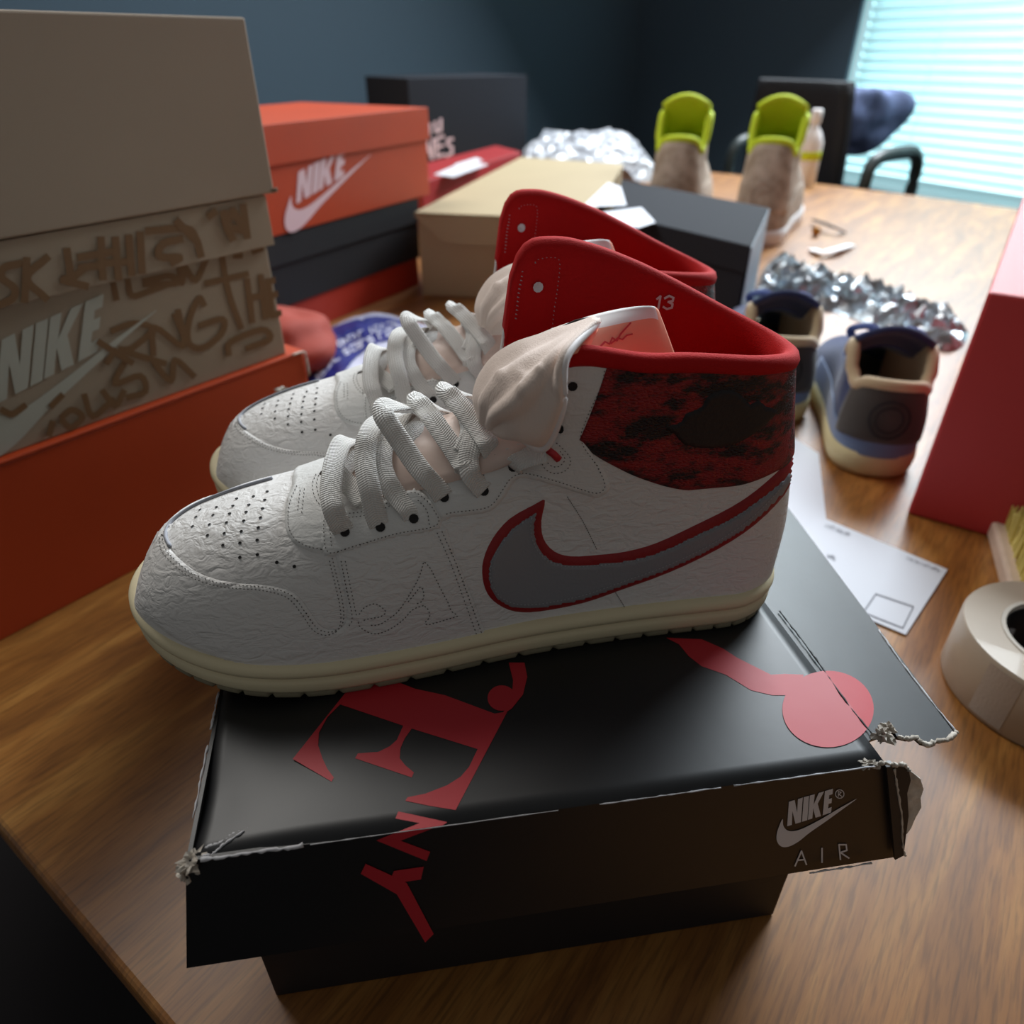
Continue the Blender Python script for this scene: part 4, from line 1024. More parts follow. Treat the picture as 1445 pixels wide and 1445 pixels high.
# ---- distant stack: red-orange, black and orange boxes
qp = atz(500, 440); qd = (atz(590, 402) - qp).normalized(); qn = Vector((qd.y, -qd.x, 0)); qe = -qn; qr = math.atan2(qd.y, qd.x)
def QP(s, k, z): q = qp + qd * s + qn * k; return Vector((q.x, q.y, z))
x1 = empty('red_orange_shoebox', QP(.0, 0, 0), 'red-orange box at the foot of the distant stack, on the table', 'shoebox', rz=qr)
carton('x', QP(-.20, 0, 0), qd, qe, .398, .28, 0, .051, M['orange_red'], x1); rebase(x1)
x2 = empty('matte_black_shoebox', QP(.0, 0, .051), 'matte black box sandwiched between two orange boxes in the distant stack', 'shoebox', rz=qr)
carton('x', QP(-.20, .003, 0), qd, qe, .403, .28, .0515, .120, M['box_black_matte'], x2); lid(QP(-.20, .003, 0), qd, qe, .401, .28, .115, .156, M['box_black_matte'], x2, ov=.002); rebase(x2)
x3 = empty('orange_lidded_shoebox', QP(.0, .01, .158), 'bright orange shoebox with a pale sports logo on top of the distant stack', 'shoebox', rz=qr)
carton('x', QP(-.17, .008, 0), qd, qe, .410, .29, .1575, .270, M['orange'], x3); lid(QP(-.17, .008, 0), qd, qe, .410, .29, .250, .300, M['orange'], x3, ov=.003)
logo([(400, 238), (524, 200), (524, 282), (402, 334)], QP(0, .008, 0), qn, M['logo_pink'], x3, off=.0008)
rebase(x3)
# ---- coral cloth bundle and blue pack
cb = blob('coral_cloth_bundle', (-.325, .96, .033), (.07, .10, .055), M['coral'], None, 48, 28, .35, 16); tag(cb, 'coral orange cloth heap glimpsed between the left stack and the blue pack', 'cloth')
for v in cb.data.vertices: v.co.z = max(v.co.z, .0005)
def plate(poly, z=0.0): return [atz(x, y, z) for x, y in poly]
def pack(name, label, cat, poly, zh, m, seed=0):
    P = [Vector((p.x, p.y)) for p in plate(poly)]; pts = catmull([Vector((a.x, a.y)) for a in P], 5, True); pts = [Vector((a.x, a.y)) for a in pts]
    xs = [p.x for p in pts]; ys = [p.y for p in pts]; st = .012; allp = list(pts); y = min(ys)
    while y < max(ys):
        x = min(xs)
        while x < max(xs):
            p = Vector((x, y))
            if inside(p, pts) and pdist(p, pts) > st * .6: allp.append(p)
            x += st
        y += st
    vv, ee, ff, *_ = delaunay_2d_cdt(allp, [], [list(range(len(pts)))], 1, 1e-7)
    V = []
    for p in vv:
        d = pdist(p, pts); h = zh * (1 - math.exp(-d / .02)) * (1 + .35 * noise.noise(Vector((p.x * 22, p.y * 22, seed))) + .2 * noise.noise(Vector((p.x * 60, p.y * 60, seed))))
        V.append(Vector((p.x, p.y, h + .0006)))
    n = len(V); Fc = [tuple(f) for f in ff]
    V += [Vector((v.x, v.y, .0004)) for v in V]; Fc += [tuple(i + n for i in f[::-1]) for f in ff]
    o = settle(link_mesh(name, V, Fc, m, None, True)); return tag(o, label, cat)
bp_ = empty('blue_and_white_pack', atz(520, 500), 'blue and white plastic pack with white lettering behind the farther sneaker', 'pack')
o = pack('wrapper', 'x', 'x', [(420, 520), (432, 492), (470, 462), (530, 446), (590, 458), (640, 480), (660, 520), (600, 560), (500, 575), (430, 560)], .018, M['white_pack'], 2)
for k in ('label', 'category'): del o[k]
o.parent = bp_
blue = [(423, 512), (434, 490), (470, 463), (530, 447), (585, 459), (598, 470), (560, 478), (520, 492), (490, 520), (474, 560), (445, 556), (428, 540)]
bvh = BVHTree.FromPolygons([v.co.copy() for v in o.data.vertices], [tuple(p.vertices) for p in o.data.polygons])
def drape(name, poly, m, bv, lift, parent, st=4):
    P = [Vector(p) for p in poly]; pts = [Vector((q.x, q.y)) for q in catmull(P, 4, True)] if len(P) > 4 else P; allp = list(pts); ys = [p.y for p in pts]; xs = [p.x for p in pts]; y = min(ys)
    while st and y < max(ys):
        x = min(xs)
        while x < max(xs):
            p = Vector((x, y))
            if inside(p, pts) and pdist(p, pts) > st * .6: allp.append(p)
            x += st
        y += st
    vv, ee, ff, *_ = delaunay_2d_cdt(allp, [], [list(range(len(pts)))], 1, 1e-7); V = []; ok = []
    for p in vv:
        h = bv.ray_cast(CAM, ray(p.x, p.y).normalized()); ok.append(h[0] is not None); V.append(h[0] + h[1] * lift if h[0] is not None else Vector())
    Fk = [tuple(f) for f in ff if all(ok[i] for i in f)]
    o = link_mesh(name, V, Fk, m, parent, True); bm = bmesh.new(); bm.from_mesh(o.data); bmesh.ops.delete(bm, geom=[v for v in bm.verts if not v.link_faces], context='VERTS'); bm.to_mesh(o.data); bm.free(); return o
drape('blue_label', blue, M['blue_pack'], bvh, .0012, bp_)
# curved rows of white lettering
def glyph_row(name, path, txt_n, h, m, bv, parent, seed):
    rnd = random.Random(seed); P = catmull([Vector(p) for p in path], 10); V = []; Fc = []
    L = [0]
    for i in range(1, len(P)): L.append(L[-1] + (P[i] - P[i - 1]).length)
    for k in range(txt_n):
        s = L[-1] * (k + .5) / txt_n; i = max(j for j in range(len(L)) if L[j] <= s); i = min(i, len(P) - 2); c = P[i]; t = (P[i + 1] - P[i]).normalized(); u_ = Vector((t.y, -t.x)); w_ = L[-1] / txt_n * .35
        if k in (5, 11): continue
        shapes = [[(-1, -1), (-1, 1), (1, 1)], [(-1, -1), (0, 1), (1, -1)], [(-1, 1), (-1, -1), (1, -1)], [(-1, 1), (-1, -1), (1, -1), (1, 1), (-1, 1)], [(1, 1), (-1, 1), (-1, 0), (1, 0), (1, -1), (-1, -1)]]
        for q in stroke([c + t * a * w_ + u_ * b * h / 2 for a, b in rnd.choice(shapes)], h * .28):
            hs = [bv.ray_cast(CAM, ray(p[0], p[1]).normalized()) for p in q]
            if all(x[0] is not None for x in hs): b0 = len(V); V += [x[0] + x[1] * .002 for x in hs]; Fc.append((b0, b0 + 1, b0 + 2, b0 + 3))
    o = link_mesh(name, V, Fc, m, parent); o['kind'] = 'stuff'
glyph_row('lettering', [(448, 536), (465, 514), (484, 500), (510, 487), (545, 472), (580, 462)], 17, 8, M['white_pack'], bvh, bp_, 3)
glyph_row('lettering', [(440, 520), (455, 502), (480, 486), (510, 472), (540, 462), (562, 458)], 17, 7, M['white_pack'], bvh, bp_, 5)
rebase(bp_)
# ---- tan carton with hanging lid
c1 = atz(585, 300, .146); c2 = atz(735, 222, .146); c3 = atz(880, 232, .146)
ce = (c2 - c1).normalized(); cdv = Vector((ce.y, -ce.x, 0)); cD = (c2 - c1).length
cb2 = empty('tan_carton', (c1.x, c1.y, 0), 'plain tan lidded carton standing behind the red collars', 'carton', rz=math.atan2(cdv.y, cdv.x))
cdv = (Vector((.13, 1.275, 0)) - Vector((c1.x, c1.y, 0))).normalized()
cx4 = Vector((c1.x, c1.y, 0)); W4 = .31
quad = [Vector((c1.x, c1.y, 0)), Vector((c1.x, c1.y, 0)) + cdv * W4, Vector((c3.x, c3.y, 0)), Vector((c2.x, c2.y, 0))]
def prism(name, base, z0, z1, m, root, bev=.002):
    n = len(base); V = [Vector((p.x, p.y, z0)) for p in base] + [Vector((p.x, p.y, z1)) for p in base]
    return bevel(settle(link_mesh(name, V, [tuple(range(n))[::-1], tuple(range(n, 2 * n))] + [(i, (i + 1) % n, (i + 1) % n + n, i + n) for i in range(n)], m, root)), bev)
mid = sum(quad, Vector()) / 4
prism('box_body', [mid + (p - mid) * .985 for p in quad], 0, .142, M['card_tan'], cb2)
prism('box_lid_top', [mid + (p - mid) * 1.004 for p in quad], .1425, .147, M['card_tan'], cb2)
a, b = quad[0], quad[1]; dn = (b - a).normalized(); nn = Vector((dn.y, -dn.x, 0)); a = mid + (a - mid) * 1.004; b = mid + (b - mid) * 1.004
V = [a + Z * .1425 + nn * .002, b + Z * .1425 + nn * .002, b + Z * .098 + nn * .004, a + dn * .10 + Z * .097 + nn * .005, a + dn * .055 + Z * .100 + nn * .005, a + dn * .035 + Z * .112 + nn * .004]
o = link_mesh('lid_flap', V, [tuple(range(6))], M['card_tan'], cb2); settle_dir(o, nn); solid(o, .002, 0)
rebase(cb2)
# ---- charcoal carton to the right of it
k1 = atz(1085, 293, .146); k2 = atz(865, 253, .146); k3 = atz(1035, 400, .146)
ke = (k3 - k1); ke.z = 0; ke = ke.normalized(); kd = k2 - k1; kd.z = 0; kW = kd.length; kd.normalize()
kc = empty('charcoal_carton', (k1.x, k1.y, 0), 'charcoal grey carton with white paper scraps on it, behind the red collars', 'carton', rz=math.atan2(kd.y, kd.x))
A_ = Vector((k1.x, k1.y, 0)); quad = [A_, A_ + kd * kW + Vector((.02, 0, 0)), A_ + kd * kW + Vector((-.05, -.38, 0)), A_ + ke * .32]
mid = sum(quad, Vector()) / 4
prism('box_body', [mid + (p - mid) * .985 for p in quad], 0, .13, M['box_dark'], kc); prism('box_lid', quad, .105, .146, M['box_dark'], kc)
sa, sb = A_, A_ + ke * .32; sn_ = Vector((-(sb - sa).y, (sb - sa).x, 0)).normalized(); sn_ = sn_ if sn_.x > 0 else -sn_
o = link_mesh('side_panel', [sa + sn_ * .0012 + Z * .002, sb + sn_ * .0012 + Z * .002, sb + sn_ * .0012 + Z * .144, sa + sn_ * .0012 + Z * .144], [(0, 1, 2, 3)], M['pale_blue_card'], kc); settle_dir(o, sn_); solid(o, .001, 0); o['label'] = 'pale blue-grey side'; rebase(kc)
def sheet(name, label, poly, z, m=None, th=.0006, cat='paper', lift=None):
    V = plate(poly, z); n = len(V)
    if lift:
        for i, h in lift.items(): V[i].z += h
    o = link_mesh(name, V, [tuple(range(n))], m or M['paper']); settle_dir(o, Z); solid(o, th, 1); return tag(o, label, cat)
s1 = sheet('paper_scrap', 'white paper corner on the charcoal carton, nearer the tan carton', [(822, 292), (858, 258), (876, 264), (884, 290)], .1475)
s2 = sheet('paper_scrap', 'white paper corner on the charcoal carton just above the farther red collar', [(850, 300), (905, 293), (925, 314), (900, 322), (860, 315)], .1480)
# ---- red and white box, dark box with pale lettering
rb = empty('red_and_white_box', (-.15, 2.2, 0), 'flat red box with white print squeezed behind the tan carton', 'box', rz=0)
rq = [atz(596, 257, .12), atz(735, 214, .12), atz(700, 205, .12), atz(560, 240, .12)]
prism('box_body', [Vector((p.x, p.y, 0)) for p in rq], 0, .12, M['orange_red'] if False else M['red_edge'], rb)
decal('white_print', [[(612, 246), (655, 228), (690, 232), (640, 250)], [(640, 232), (672, 222), (682, 226), (655, 236)]], Vector((0, 0, .12)), Z, M['white_print'], rb, off=.001)
rebase(rb)
db = empty('slate_box_with_lettering', (0, 2.7, 0), 'slate grey box with big pale capital letters in the back row', 'box', rz=0)
dp = atz(600, 236, .02); dd = Vector((.78, .62, 0)).normalized(); dnn = Vector((dd.y, -dd.x, 0))
base = [Vector((dp.x, dp.y, 0)) + dd * -.05, Vector((dp.x, dp.y, 0)) + dd * .48, Vector((dp.x, dp.y, 0)) + dd * .48 - dnn * .3, Vector((dp.x, dp.y, 0)) + dd * -.05 - dnn * .3]
prism('box_body', base, 0, .30, M['box_dark'], db)
for nm, l_ in (('letter_n', [(601, 224), (602, 200), (610, 224), (611, 196)]), ('letter_e', [(627, 218), (617, 221), (616, 196), (626, 192)]), ('letter_s', [(639, 196), (632, 197), (632, 204), (638, 208), (638, 216), (630, 220)])):
    decal(nm, stroke(l_, 4), base[0], dnn, M['logo_pink'], db, off=.001)
decal('letter_e', stroke([(616, 208), (625, 205)], 4), base[0], dnn, M['logo_pink'], db, off=.0014)
for nm, l_ in (('letter_i', [(606, 190), (606, 175)]), ('letter_u', [(614, 172), (615, 186), (622, 184), (622, 168)])):
    decal(nm, stroke(l_, 4), base[0], dnn, M['logo_pink'], db, off=.001)
rebase(db)
# ---- tall red box at the right
r0 = atz(1280, 725); re_ = Vector((r0.x, r0.y, 0)).normalized(); rd = Vector((re_.y, -re_.x, 0))
rx = empty('red_shoebox', r0, 'large plain red box at the right edge of the table', 'box', rz=math.atan2(rd.y, rd.x))
carton('r', r0, rd, re_, .26, .60, 0, .2205, M['box_red'], rx, bev=.003)
rebase(rx)
# ================================================================ PAPERS, TAPE, BRUSH
def paper(name, label, poly, z, marks=()):
    r = empty(name, atz(*poly[0], z), label, 'paper')
    V = plate(poly, z); o = link_mesh('sheet', V, [tuple(range(len(V)))], M['paper'], r); settle_dir(o, Z); solid(o, .0004, 1)
    for k, ls in enumerate(marks):
        q = decal('faint_print', ls, Vector((0, 0, z + .0005)), Z, M['ink'], r, off=.0003, kind='stuff')
    rebase(r); return r
def dashes(a, b, n, h, seed):
    rnd = random.Random(seed); a = Vector(a); b = Vector(b); t = (b - a).normalized(); u_ = Vector((-t.y, t.x)); L = (b - a).length; out = []
    for k in range(n):
        c = a + t * L * (k + .5) / n; w_ = L / n * .32
        out += stroke([c - t * w_ - u_ * h * rnd.uniform(.2, .5), c - t * w_ + u_ * h * .5], h * .22)
        if rnd.random() < .8: out += stroke([c - t * w_ + u_ * h * rnd.choice((-.5, 0, .5)), c + t * w_ + u_ * h * rnd.choice((-.5, 0, .5))], h * .2)
    return out
paper('packing_slip', 'white packing slip with a printed square frame, lying right of the black shoebox', [(1125, 760), (1164, 732), (1337, 804), (1278, 896), (1120, 830), (1090, 790)], .0012,
      [dashes((1165, 741), (1200, 755), 9, 5, 1), dashes((1280, 787), (1327, 806), 12, 4, 2), dashes((1168, 783), (1180, 789), 4, 5, 3),
       stroke([(1236, 838), (1289, 856), (1274, 886), (1218, 864), (1236, 838)], 1.6)])
paper('white_sheet', 'white sheet of paper under the nearer blue sneaker, beside the red heel', [(1070, 640), (1100, 605), (1155, 640), (1166, 735), (1180, 790), (1120, 800), (1060, 740)], .0004)
tr = empty('tape_roll', atz(1445, 960), 'wide roll of clear packing tape lying on its side at the right edge', 'tape')
TC = Vector((.384, .358, 0)); TR = .066; TI = .039; THt = .050
def ringprof(name, prof, m, c, parent, n=72, axis=None):
    V = []; k = len(prof)
    for i in range(n):
        g = 2 * math.pi * i / n
        for (r, z) in prof: V.append(c + Vector((r * math.cos(g), r * math.sin(g), z)))
    Fc = []
    for i in range(n):
        for j in range(k): a = i * k + j; b = i * k + (j + 1) % k; i2 = (i + 1) % n; Fc.append((a, b, i2 * k + (j + 1) % k, i2 * k + j))
    o = settle(link_mesh(name, V, Fc, m, parent, True)); es = o.modifiers.new('edges', 'EDGE_SPLIT'); es.split_angle = math.radians(50); return o
ringprof('wound_tape', [(TI + .003, .0005), (TR - .001, .0005), (TR, .002), (TR, THt - .002), (TR - .001, THt), (TI + .003, THt)], M['tape'], TC, tr)
ringprof('cardboard_core', [(TI, 0), (TI + .0028, 0), (TI + .0028, THt + .0008), (TI, THt + .0008)], M['core'], TC, tr)
ringprof('core_label', [(TI - .0006, .004), (TI - .0001, .004), (TI - .0001, THt - .004), (TI - .0006, THt - .004)], M['core_dark'], TC, tr)
V = []; Fc = []; n = 26
for i in range(n + 1):
    g = math.radians(100 + 120 * i / n); 
    for z in (.019 + .003 * math.sin(i * .5), .026 + .003 * math.sin(i * .5)): V.append(TC + Vector(((TI - .0009) * math.cos(g), (TI - .0009) * math.sin(g), z)))
link_mesh('white_arc_print', V, [(2 * i, 2 * i + 1, 2 * i + 3, 2 * i + 2) for i in range(n)], M['white_print'], tr)
for i, (g0, g1) in enumerate(((195, 215),)):
    V = []
    for k in range(9):
        g = math.radians(g0 + (g1 - g0) * k / 8); V += [TC + Vector(((TR + .0003) * math.cos(g), (TR + .0003) * math.sin(g), z)) for z in (.004, THt - .003)]
    link_mesh('loose_tape_end', V, [(2 * j, 2 * j + 1, 2 * j + 3, 2 * j + 2) for j in range(8)], M['tape_side'], tr)
rebase(tr)
# brush
b0 = atz(1414, 845); b1 = atz(1389, 746); bdv = (b1 - b0); bL = bdv.length; bdv.normalize(); bnn = Vector((bdv.y, -bdv.x, 0))
br = empty('shoe_brush', b0, 'wooden shoe brush with upright yellow bristles beside the tape roll', 'brush', rz=math.atan2(bdv.y, bdv.x))
st_ = b0 - bdv * .03
q = [st_, st_ + bdv * (bL + .03), st_ + bdv * (bL + .035) + bnn * .008, st_ + bdv * (bL + .035) + bnn * .055, st_ + bnn * .055]
prism('handle_block', q, 0, .017, M['beech'], br, .003)
V = []; Fc = []; rnd = random.Random(4)
for i in range(42):
    for j in range(12):
        c = st_ + bdv * (.008 + (bL + .012) * i / 41) + bnn * (.010 + .040 * j / 11) + Vector((rnd.uniform(-1, 1), rnd.uniform(-1, 1), 0)) * .0008
        tip = c + Vector((rnd.uniform(-1, 1), rnd.uniform(-1, 1), 0)) * .003 + Z * (.023 + rnd.uniform(-.002, .002)); b = len(V); r = .0013
        for k in range(3): g = k * 2.094 + i; V.append(c + Vector((math.cos(g) * r, math.sin(g) * r, .0165)))
        for k in range(3): g = k * 2.094 + i; V.append(tip + Vector((math.cos(g) * r * .8, math.sin(g) * r * .8, .0165)))
        Fc += [(b, b + 1, b + 4, b + 3), (b + 1, b + 2, b + 5, b + 4), (b + 2, b, b + 3, b + 5), (b + 3, b + 4, b + 5)]
o = link_mesh('bristles', V, Fc, M['bristle'], br); o['kind'] = 'stuff'
rebase(br)
# crumpled film
def crumple(name, label, cat, poly, zh, m, st=.006, fr=45, seed=1, z0=.0005):
    pts = [Vector((a.x, a.y)) for a in catmull([Vector((p.x, p.y)) for p in plate(poly, z0)], 4, True)]
    xs = [p.x for p in pts]; ys = [p.y for p in pts]; allp = list(pts); y = min(ys); rnd = random.Random(seed)
    while y < max(ys):
        x = min(xs)
        while x < max(xs):
            p = Vector((x + rnd.uniform(-.3, .3) * st, y + rnd.uniform(-.3, .3) * st))
            if inside(p, pts) and pdist(p, pts) > st * .6: allp.append(p)
            x += st
        y += st
    vv, ee, ff, *_ = delaunay_2d_cdt(allp, [], [list(range(len(pts)))], 1, 1e-7); V = []
    for p in vv:
        d = pdist(p, pts); e = 1 - math.exp(-d / .015); n_ = noise.noise(Vector((p.x * fr, p.y * fr, seed))); n2 = noise.noise(Vector((p.x * fr * 2.4, p.y * fr * 2.4, seed + 3)))
        V.append(Vector((p.x, p.y, z0 + .0008 + zh * e * max(0, .95 - 1.5 * abs(n_) - .9 * abs(n2)) * (.6 + .4 * rnd.random()))))
    o = link_mesh(name, V, [tuple(f) for f in ff], m, None, False); settle_dir(o, Z); return tag(o, label, cat)
crumple('crumpled_plastic_film', 'shiny crumpled clear plastic film lying behind the blue sneakers', 'plastic', [(1062, 420), (1080, 376), (1110, 366), (1150, 385), (1230, 405), (1300, 430), (1345, 448), (1366, 470), (1352, 494), (1320, 494), (1290, 478), (1230, 460), (1170, 440), (1120, 445), (1080, 480), (1062, 460)], .045, M['plastic'], st=.010, fr=34)
bw = crumple('bubble_wrap_bag', 'clear bubble wrap bag lying behind the tan carton', 'bag', [(742, 228), (745, 205), (790, 192), (850, 190), (885, 190), (910, 215), (932, 252), (898, 256), (880, 238), (820, 233), (780, 231)], .035, M['bubble'], st=.02, fr=11, seed=5, z0=.10)
# support block the bag rests on
wb = empty('white_carton', atz(850, 240, 0), 'low pale carton under the bubble wrap bag', 'carton')
prism('box_body', [Vector((p.x, p.y, 0)) for p in plate([(748, 218), (866, 230), (905, 236), (900, 198), (768, 182)], .099)], 0, .099, M['bubble'], wb); rebase(wb)
# ================================================================ LOW SNEAKERS
def low_sneaker(name, label, loc, rz, sc, cols, group, tall=1.0, laces_=True):
    r = empty(name, loc, label, 'sneaker', rz=rz, group=group); r.scale = (1, 1, 1)
    up_, sole_, heel_, lin_, lace_, low_ = cols
    WKs = [(0, .038), (.05, .041), (.12, .042), (.2, .050), (.25, .051), (.30, .045)]
    def pl(u):
        e = 1.0
        if u < .045: e = max(0, 1 - (1 - u / .045) ** 2.6) ** (1 / 2.4)
        if u > .22: e *= max(0, 1 - ((u - .22) / .085) ** 2.4) ** (1 / 2.2)
        return interp(WKs, u) * e
    us = usamples(60, 0, .305); path = [(u, -pl(u)) for u in us] + [(u, pl(u)) for u in us[::-1]][1:-1]; nn_ = onorm(path)
    X = lambda u, l, z: Vector((u * sc, l * sc, z * sc))
    def ring(nm, prof, m):
        V = [X(p[0] + q[0] * o_, p[1] + q[1] * o_, z_) for (o_, z_) in prof for p, q in zip(path, nn_)]
        nc = len(path); Fc = grid_faces(len(prof), nc, True) + [tuple(range(nc)), tuple((len(prof) - 1) * nc + k for k in range(nc))]
        return settle(link_mesh(nm, V, Fc, m, r, True))
    ring('midsole', [(-.006, 0), (-.001, 0), (.001, .006), (.002, .016), (.0008, .024), (-.004, .026)], sole_)
    rim = [(0, .094), (.012, .091), (.024, .084), (.04, .088), (.058, .107), (.072, .111), (.085, .102), (.10, .092), (.13, .086), (.18, .078), (.22, .068), (.26, .058), (.285, .047), (.30, .032)]
    ck = [(0, .030), (.05, .036), (.09, .034), (.12, .024), (.16, .016), (.19, .010), (.205, 0)]
    def sp(u, t, s):
        z0 = .022; top = z0 + (interp(rim, u) - z0) * tall; a = pl(u) - .002; a = max(a, 0); c = min(interp(ck, u), a * .93); e = 1
        if u < .045: c = a * .85
        if c > .0005: pm = math.acos(min(1, (c / max(a, 1e-6)) ** 1.3))
        else: pm = math.pi / 2
        ph = t * pm; y = a * max(0, math.cos(ph)) ** (1 / 1.3); z = z0 + (top - z0) * (math.sin(ph) / math.sin(pm)) ** (1 / 1.1)
        if u < .12:
            k = sstep(.12, .06, u); z = z * (1 - k) + (z0 + (top - z0) * t) * k; y = y * (1 - k) + (a + (c - a) * t + .003 * math.sin(3.14 * t) * min(1, a / .03)) * k
        uu = u + (.012 * (z / .1) ** 2) * (1 - sstep(0, .1, u)); return uu, s * max(0, y), z
    nt = 18; cs = [(u, -1) for u in us[::-1]] + [(u, 1) for u in us[1:]]
    cs = [(min(u, .3), s) for u, s in cs]
    V = [X(*sp(u, t / nt, s)) for t in range(nt + 1) for (u, s) in cs]
    o = link_mesh('upper', V, grid_faces(nt + 1, len(cs)), up_, r, True); bm = bmesh.new(); bm.from_mesh(o.data); bmesh.ops.remove_doubles(bm, verts=bm.verts, dist=.0002); bmesh.ops.recalc_face_normals(bm, faces=bm.faces); bm.to_mesh(o.data); bm.free(); solid(o, .003, -1)
    def shell(nm, ulim, t0, t1, off, m, bord=None):
        cc = [(u, s) for u, s in cs if u <= ulim]; V = []; n_ = 10
        for k in range(n_ + 1):
            for (u, s) in cc:
                tt = t0 + (t1 - t0) * k / n_; p = Vector(sp(u, tt, s)); c0 = Vector((.08, 0, p.z)); d = (p - c0); d.z = 0; d.normalize()
                V.append(X(*(p + d * off)))
        o = link_mesh(nm, V, grid_faces(n_ + 1, len(cc)), m, r, True); settle(o); solid(o, .0012, 0); return o
    shell('lower_heel_band', .20, 0, .34, .0018, low_)
    shell('heel_counter', .032, .22, .97, .0034, heel_)
    cc = [(u, s) for u, s in cs if u <= .10]; pts = [X(*sp(u, .985, s)) for u, s in cc]
    tube('padded_collar', pts, .0062 * sc, lin_, r, 8)
    V = []; cc = [(u, s) for u, s in cs if u <= .16]
    for k in range(8):
        for (u, s) in cc: p = Vector(sp(u, 1, s)); p.y *= .86; p.x += .004 * (1 - sstep(0, .05, u)); p.z = p.z - (p.z - .03) * k / 7; V.append(X(*p))
    settle(link_mesh('inner_lining', V, grid_faces(8, len(cc)), lin_, r, True))
    V = []
    for i in range(14):
        u = .065 + .135 * i / 13
        for j in range(9):
            l = -1 + j / 4; V.append(X(u, l * (interp(ck, u) + .004) * .9, (.022 + (interp(rim, max(u, .09)) - .022) * tall) - .002 + .014 * (1 - l * l) * sstep(.2, .1, u) + .02 * tall * sstep(.10, .065, u)))
    o = settle(link_mesh('tongue', V, grid_faces(14, 9), lin_ if not laces_ else up_, r, True)); solid(o, .006 * sc, 0)
    if laces_:
        for i in range(5):
            u = .105 + .02 * i; z = (.022 + (interp(rim, u) - .022) * tall) + .012
            P = [X(u + .006 * (1 if i % 2 else -1), l * (interp(ck, u) + .009), z - 9 * (l * l) * .0012 - .003 * abs(l)) for l in (-1, -.5, 0, .5, 1)]
            ribbon('lace', P, [Vector((0, 0, 1))] * 5, .008 * sc, lace_, r, .0016)
        for s in (-1, 1):
            P = [X(.10, 0, .108), X(.105, .018 * s, .118), X(.112, .034 * s, .112), X(.108, .030 * s, .104), X(.10, .006 * s, .106)]
            ribbon('lace_bow', P, [Vector((-.6, 0, 1))] * 5, .009 * sc, lace_, r, .0018)
    # round emblem on the heel
    V = []; n = 32; c = Vector((-.0045, 0, .062))
    for rr in (.0185, .0172, .0125, .0115):
        for k in range(n): g = 2 * math.pi * k / n; y = rr * math.cos(g); z = c.z + rr * math.sin(g) * tall; uu = sp(.0, max(0, min(1, (z / 1 - .022) / (.072 * tall))), 1)[0]; V.append(X(uu - .0058 + y * y * 11, y, z))
    Fc = [(k, (k + 1) % n, n + (k + 1) % n, n + k) for k in range(n)] + [(2 * n + k, 2 * n + (k + 1) % n, 3 * n + (k + 1) % n, 3 * n + k) for k in range(n)]
    o = link_mesh('embossed_ring', V[:2 * n], Fc[:n], M['box_dark'] if heel_ is M['charcoal'] else low_, r); solid(o, .0008, 0)
    o = link_mesh('embossed_ring', V[2 * n:], [tuple(i - 2 * n for i in f) for f in Fc[n:]], M['box_dark'] if heel_ is M['charcoal'] else low_, r); solid(o, .0008, 0)
    return r
hb = (atz(1158, 668) + atz(1302, 682)) / 2; ha = math.radians(74)
blu = (M['navy'], M['cream2'], M['charcoal'], M['tan_lining'], M['blue_lace'], M['light_blue'])
sn = low_sneaker('blue_low_sneaker', 'navy and grey low sneaker with heel facing forward, nearer the red box', (hb.x, hb.y, .0018), ha, 1.08, blu, 'pair of navy and grey low sneakers')
off = atz(1172, 441, .1) - atz(1298, 491, .1)
def copy_tree(o, par=None):
    c = o.copy(); COL.objects.link(c)
    if par: c.parent = par
    for ch in list(o.children): copy_tree(ch, c)
    return c
s2_ = copy_tree(sn); s2_.location = sn.location + off + Vector((-.012, .0, 0)); s2_.rotation_euler = (0, 0, math.radians(80))
s2_['label'] = 'navy and grey low sneaker partly hidden by the red collar of the nearest shoe'
nb = atz(1098, 352)
neo = (M['beige_suede'], M['tab_white'], M['beige_suede'], M['neon'], M['neon'], M['beige_suede'])
sn2 = low_sneaker('beige_and_neon_sneaker', 'beige sneaker with neon yellow collar, nearer the bare table glare', (nb.x - .05, nb.y + .03, 0), math.radians(66), 1.48, neo, 'pair of beige and neon sneakers', tall=1.75, laces_=False)
s3_ = copy_tree(sn2); s3_.location = Vector((nb.x - .245, nb.y + .07, 0)); s3_['label'] = 'beige sneaker with neon yellow collar behind the charcoal carton'
s3_.rotation_euler = (0, 0, math.radians(72))
# strap with ochre tag
stp = empty('loose_strap', atz(1150, 345), 'loose pale strap with ochre tag trailing from the beige sneaker on the table', 'strap')
P = [atz(x, y, z) for x, y, z in ((1146, 352, .004), (1160, 356, .010), (1180, 352, .012), (1200, 346, .004))]
ribbon('strap', P, [Z] * 4, .022, M['tab_white'], stp, .003)
P = [atz(x, y, z) for x, y, z in ((1148, 310, .012), (1165, 316, .020), (1182, 323, .014), (1192, 328, .004))]
ribbon('dark_strap', P, [Z] * 4, .012, M['box_dark'], stp, .003)
o = blob('ochre_tag', atz(1152, 326, .012), (.010, .014, .012), M['yellow_tag'], stp); rebase(stp)
bt = blob('white_bottle_cap', (0, 0, 0), (.001, .001, .001), M['tab_white']); bpy.data.objects.remove(bt)
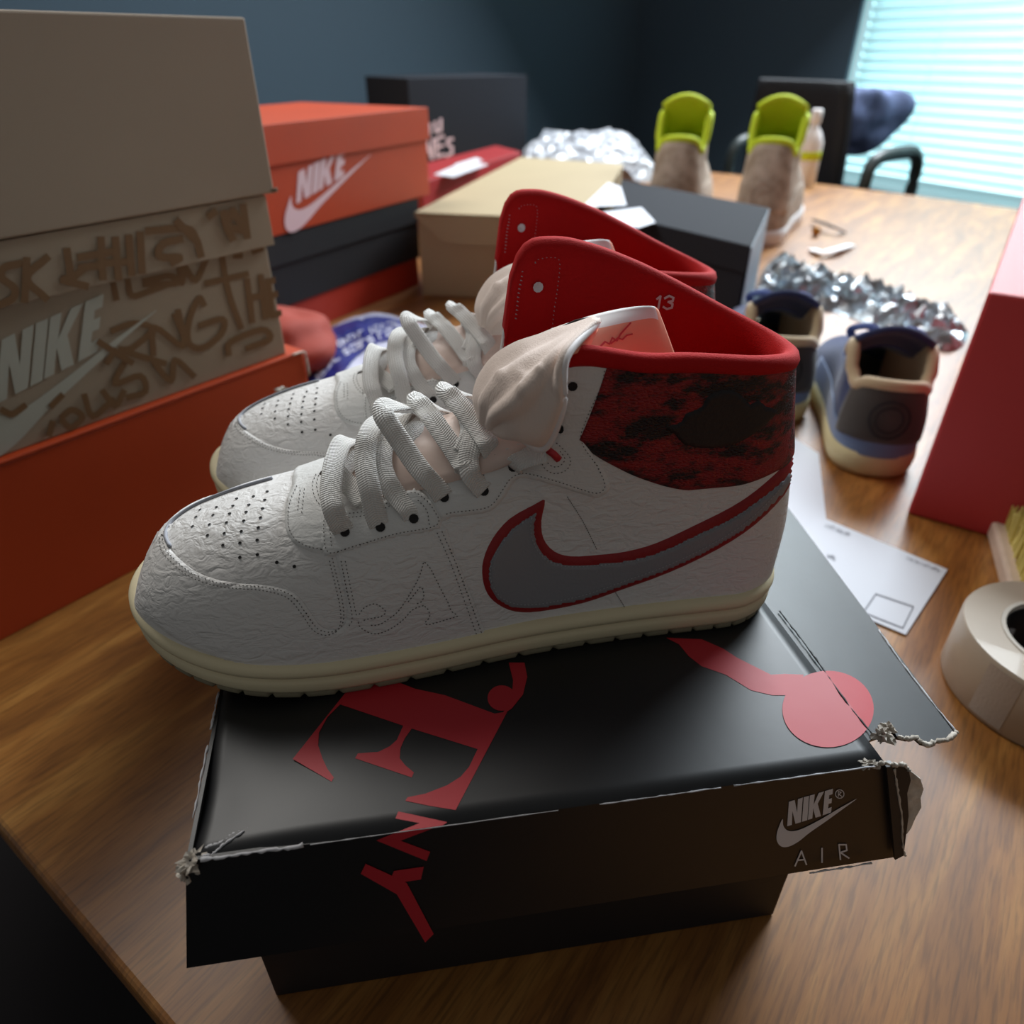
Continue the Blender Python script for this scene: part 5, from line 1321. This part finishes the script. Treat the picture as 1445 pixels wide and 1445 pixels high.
# ================================================================ CHAIRS, BAG
def chair(name, label, loc, rz):
    r = empty(name, loc, label, 'chair', rz=rz)
    V, Fc = box_vf(-.25, .25, -.25, .25, .42, .50); bevel(link_mesh('seat', V, Fc, M['chair'], r), .03, 4)
    V = []; 
    for i in range(13):
        z = .52 + .52 * i / 12; w_ = .22 * (1 - .12 * (i / 12) ** 3)
        for j in range(11): x = -1 + .2 * j; V.append(Vector((x * w_, .24 + .05 * (i / 12) - .05 * (1 - x * x), z)))
    o = settle(link_mesh('backrest', V, grid_faces(13, 11), M['chair'], r, True)); solid(o, .05, 0)
    for s in (-1, 1):
        P = catmull([Vector((s * .26, .22, .46)), Vector((s * .31, .24, .70)), Vector((s * .31, .20, .81)), Vector((s * .31, -.02, .83)), Vector((s * .31, -.13, .815)), Vector((s * .31, -.17, .74)), Vector((s * .31, -.15, .50)), Vector((s * .24, -.10, .44))], 8)
        tube('armrest', P, .023, M['arm'], r, 10)
    tube('post', [Vector((0, 0, .42)), Vector((0, 0, .12))], .03, M['arm'], r, 12)
    for k in range(5):
        g = 2 * math.pi * k / 5; tube('base_arm', [Vector((0, 0, .13)), Vector((.28 * math.cos(g), .28 * math.sin(g), .06))], .018, M['arm'], r, 8)
        blob('caster', (.29 * math.cos(g), .29 * math.sin(g), .03), (.03, .03, .03), M['box_black_matte'], r, 10, 8)
    return r
ch1 = chair('office_chair', 'black office chair standing at the far table end, its curved armrest against the window blinds', (1.20, 3.03, -.75), math.radians(122)); ch1.scale = (1, .72, 1)
jk = blob('folded_jacket', (1.46, 3.34, .15), (.16, .07, .12), M['jacket'], None, 40, 24, .35, 13); tag(jk, 'grey-blue jacket heaped behind the black chair armrest', 'jacket')
bl_ = empty('pale_spray_bottle', atz(1127, 262, .0), 'pale translucent bottle with a yellow band by the beige sneakers', 'bottle')
lc = atz(1132, 262, .0)
def lathe(name, prof, c, m, parent, n=24):
    V = []; 
    for (r_, z_) in prof:
        for k in range(n): g = 2 * math.pi * k / n; V.append(c + Vector((r_ * math.cos(g), r_ * math.sin(g), z_)))
    Fc = grid_faces(len(prof), n, True) + [tuple(range(n)), tuple((len(prof) - 1) * n + k for k in range(n))]
    return settle(link_mesh(name, V, Fc, m, parent, True))
lathe('bottle_body', [(.034, 0), (.038, .004), (.038, .13), (.026, .16), (.014, .175), (.014, .19)], lc, M['tab_white'], bl_)
lathe('yellow_band', [(.0385, .08), (.0385, .105), (.0375, .106), (.0375, .079)], lc, M['neon'], bl_)
lathe('bottle_cap', [(.016, .185), (.017, .19), (.017, .22), (.013, .225)], lc, M['tab_white'], bl_)
rebase(bl_)
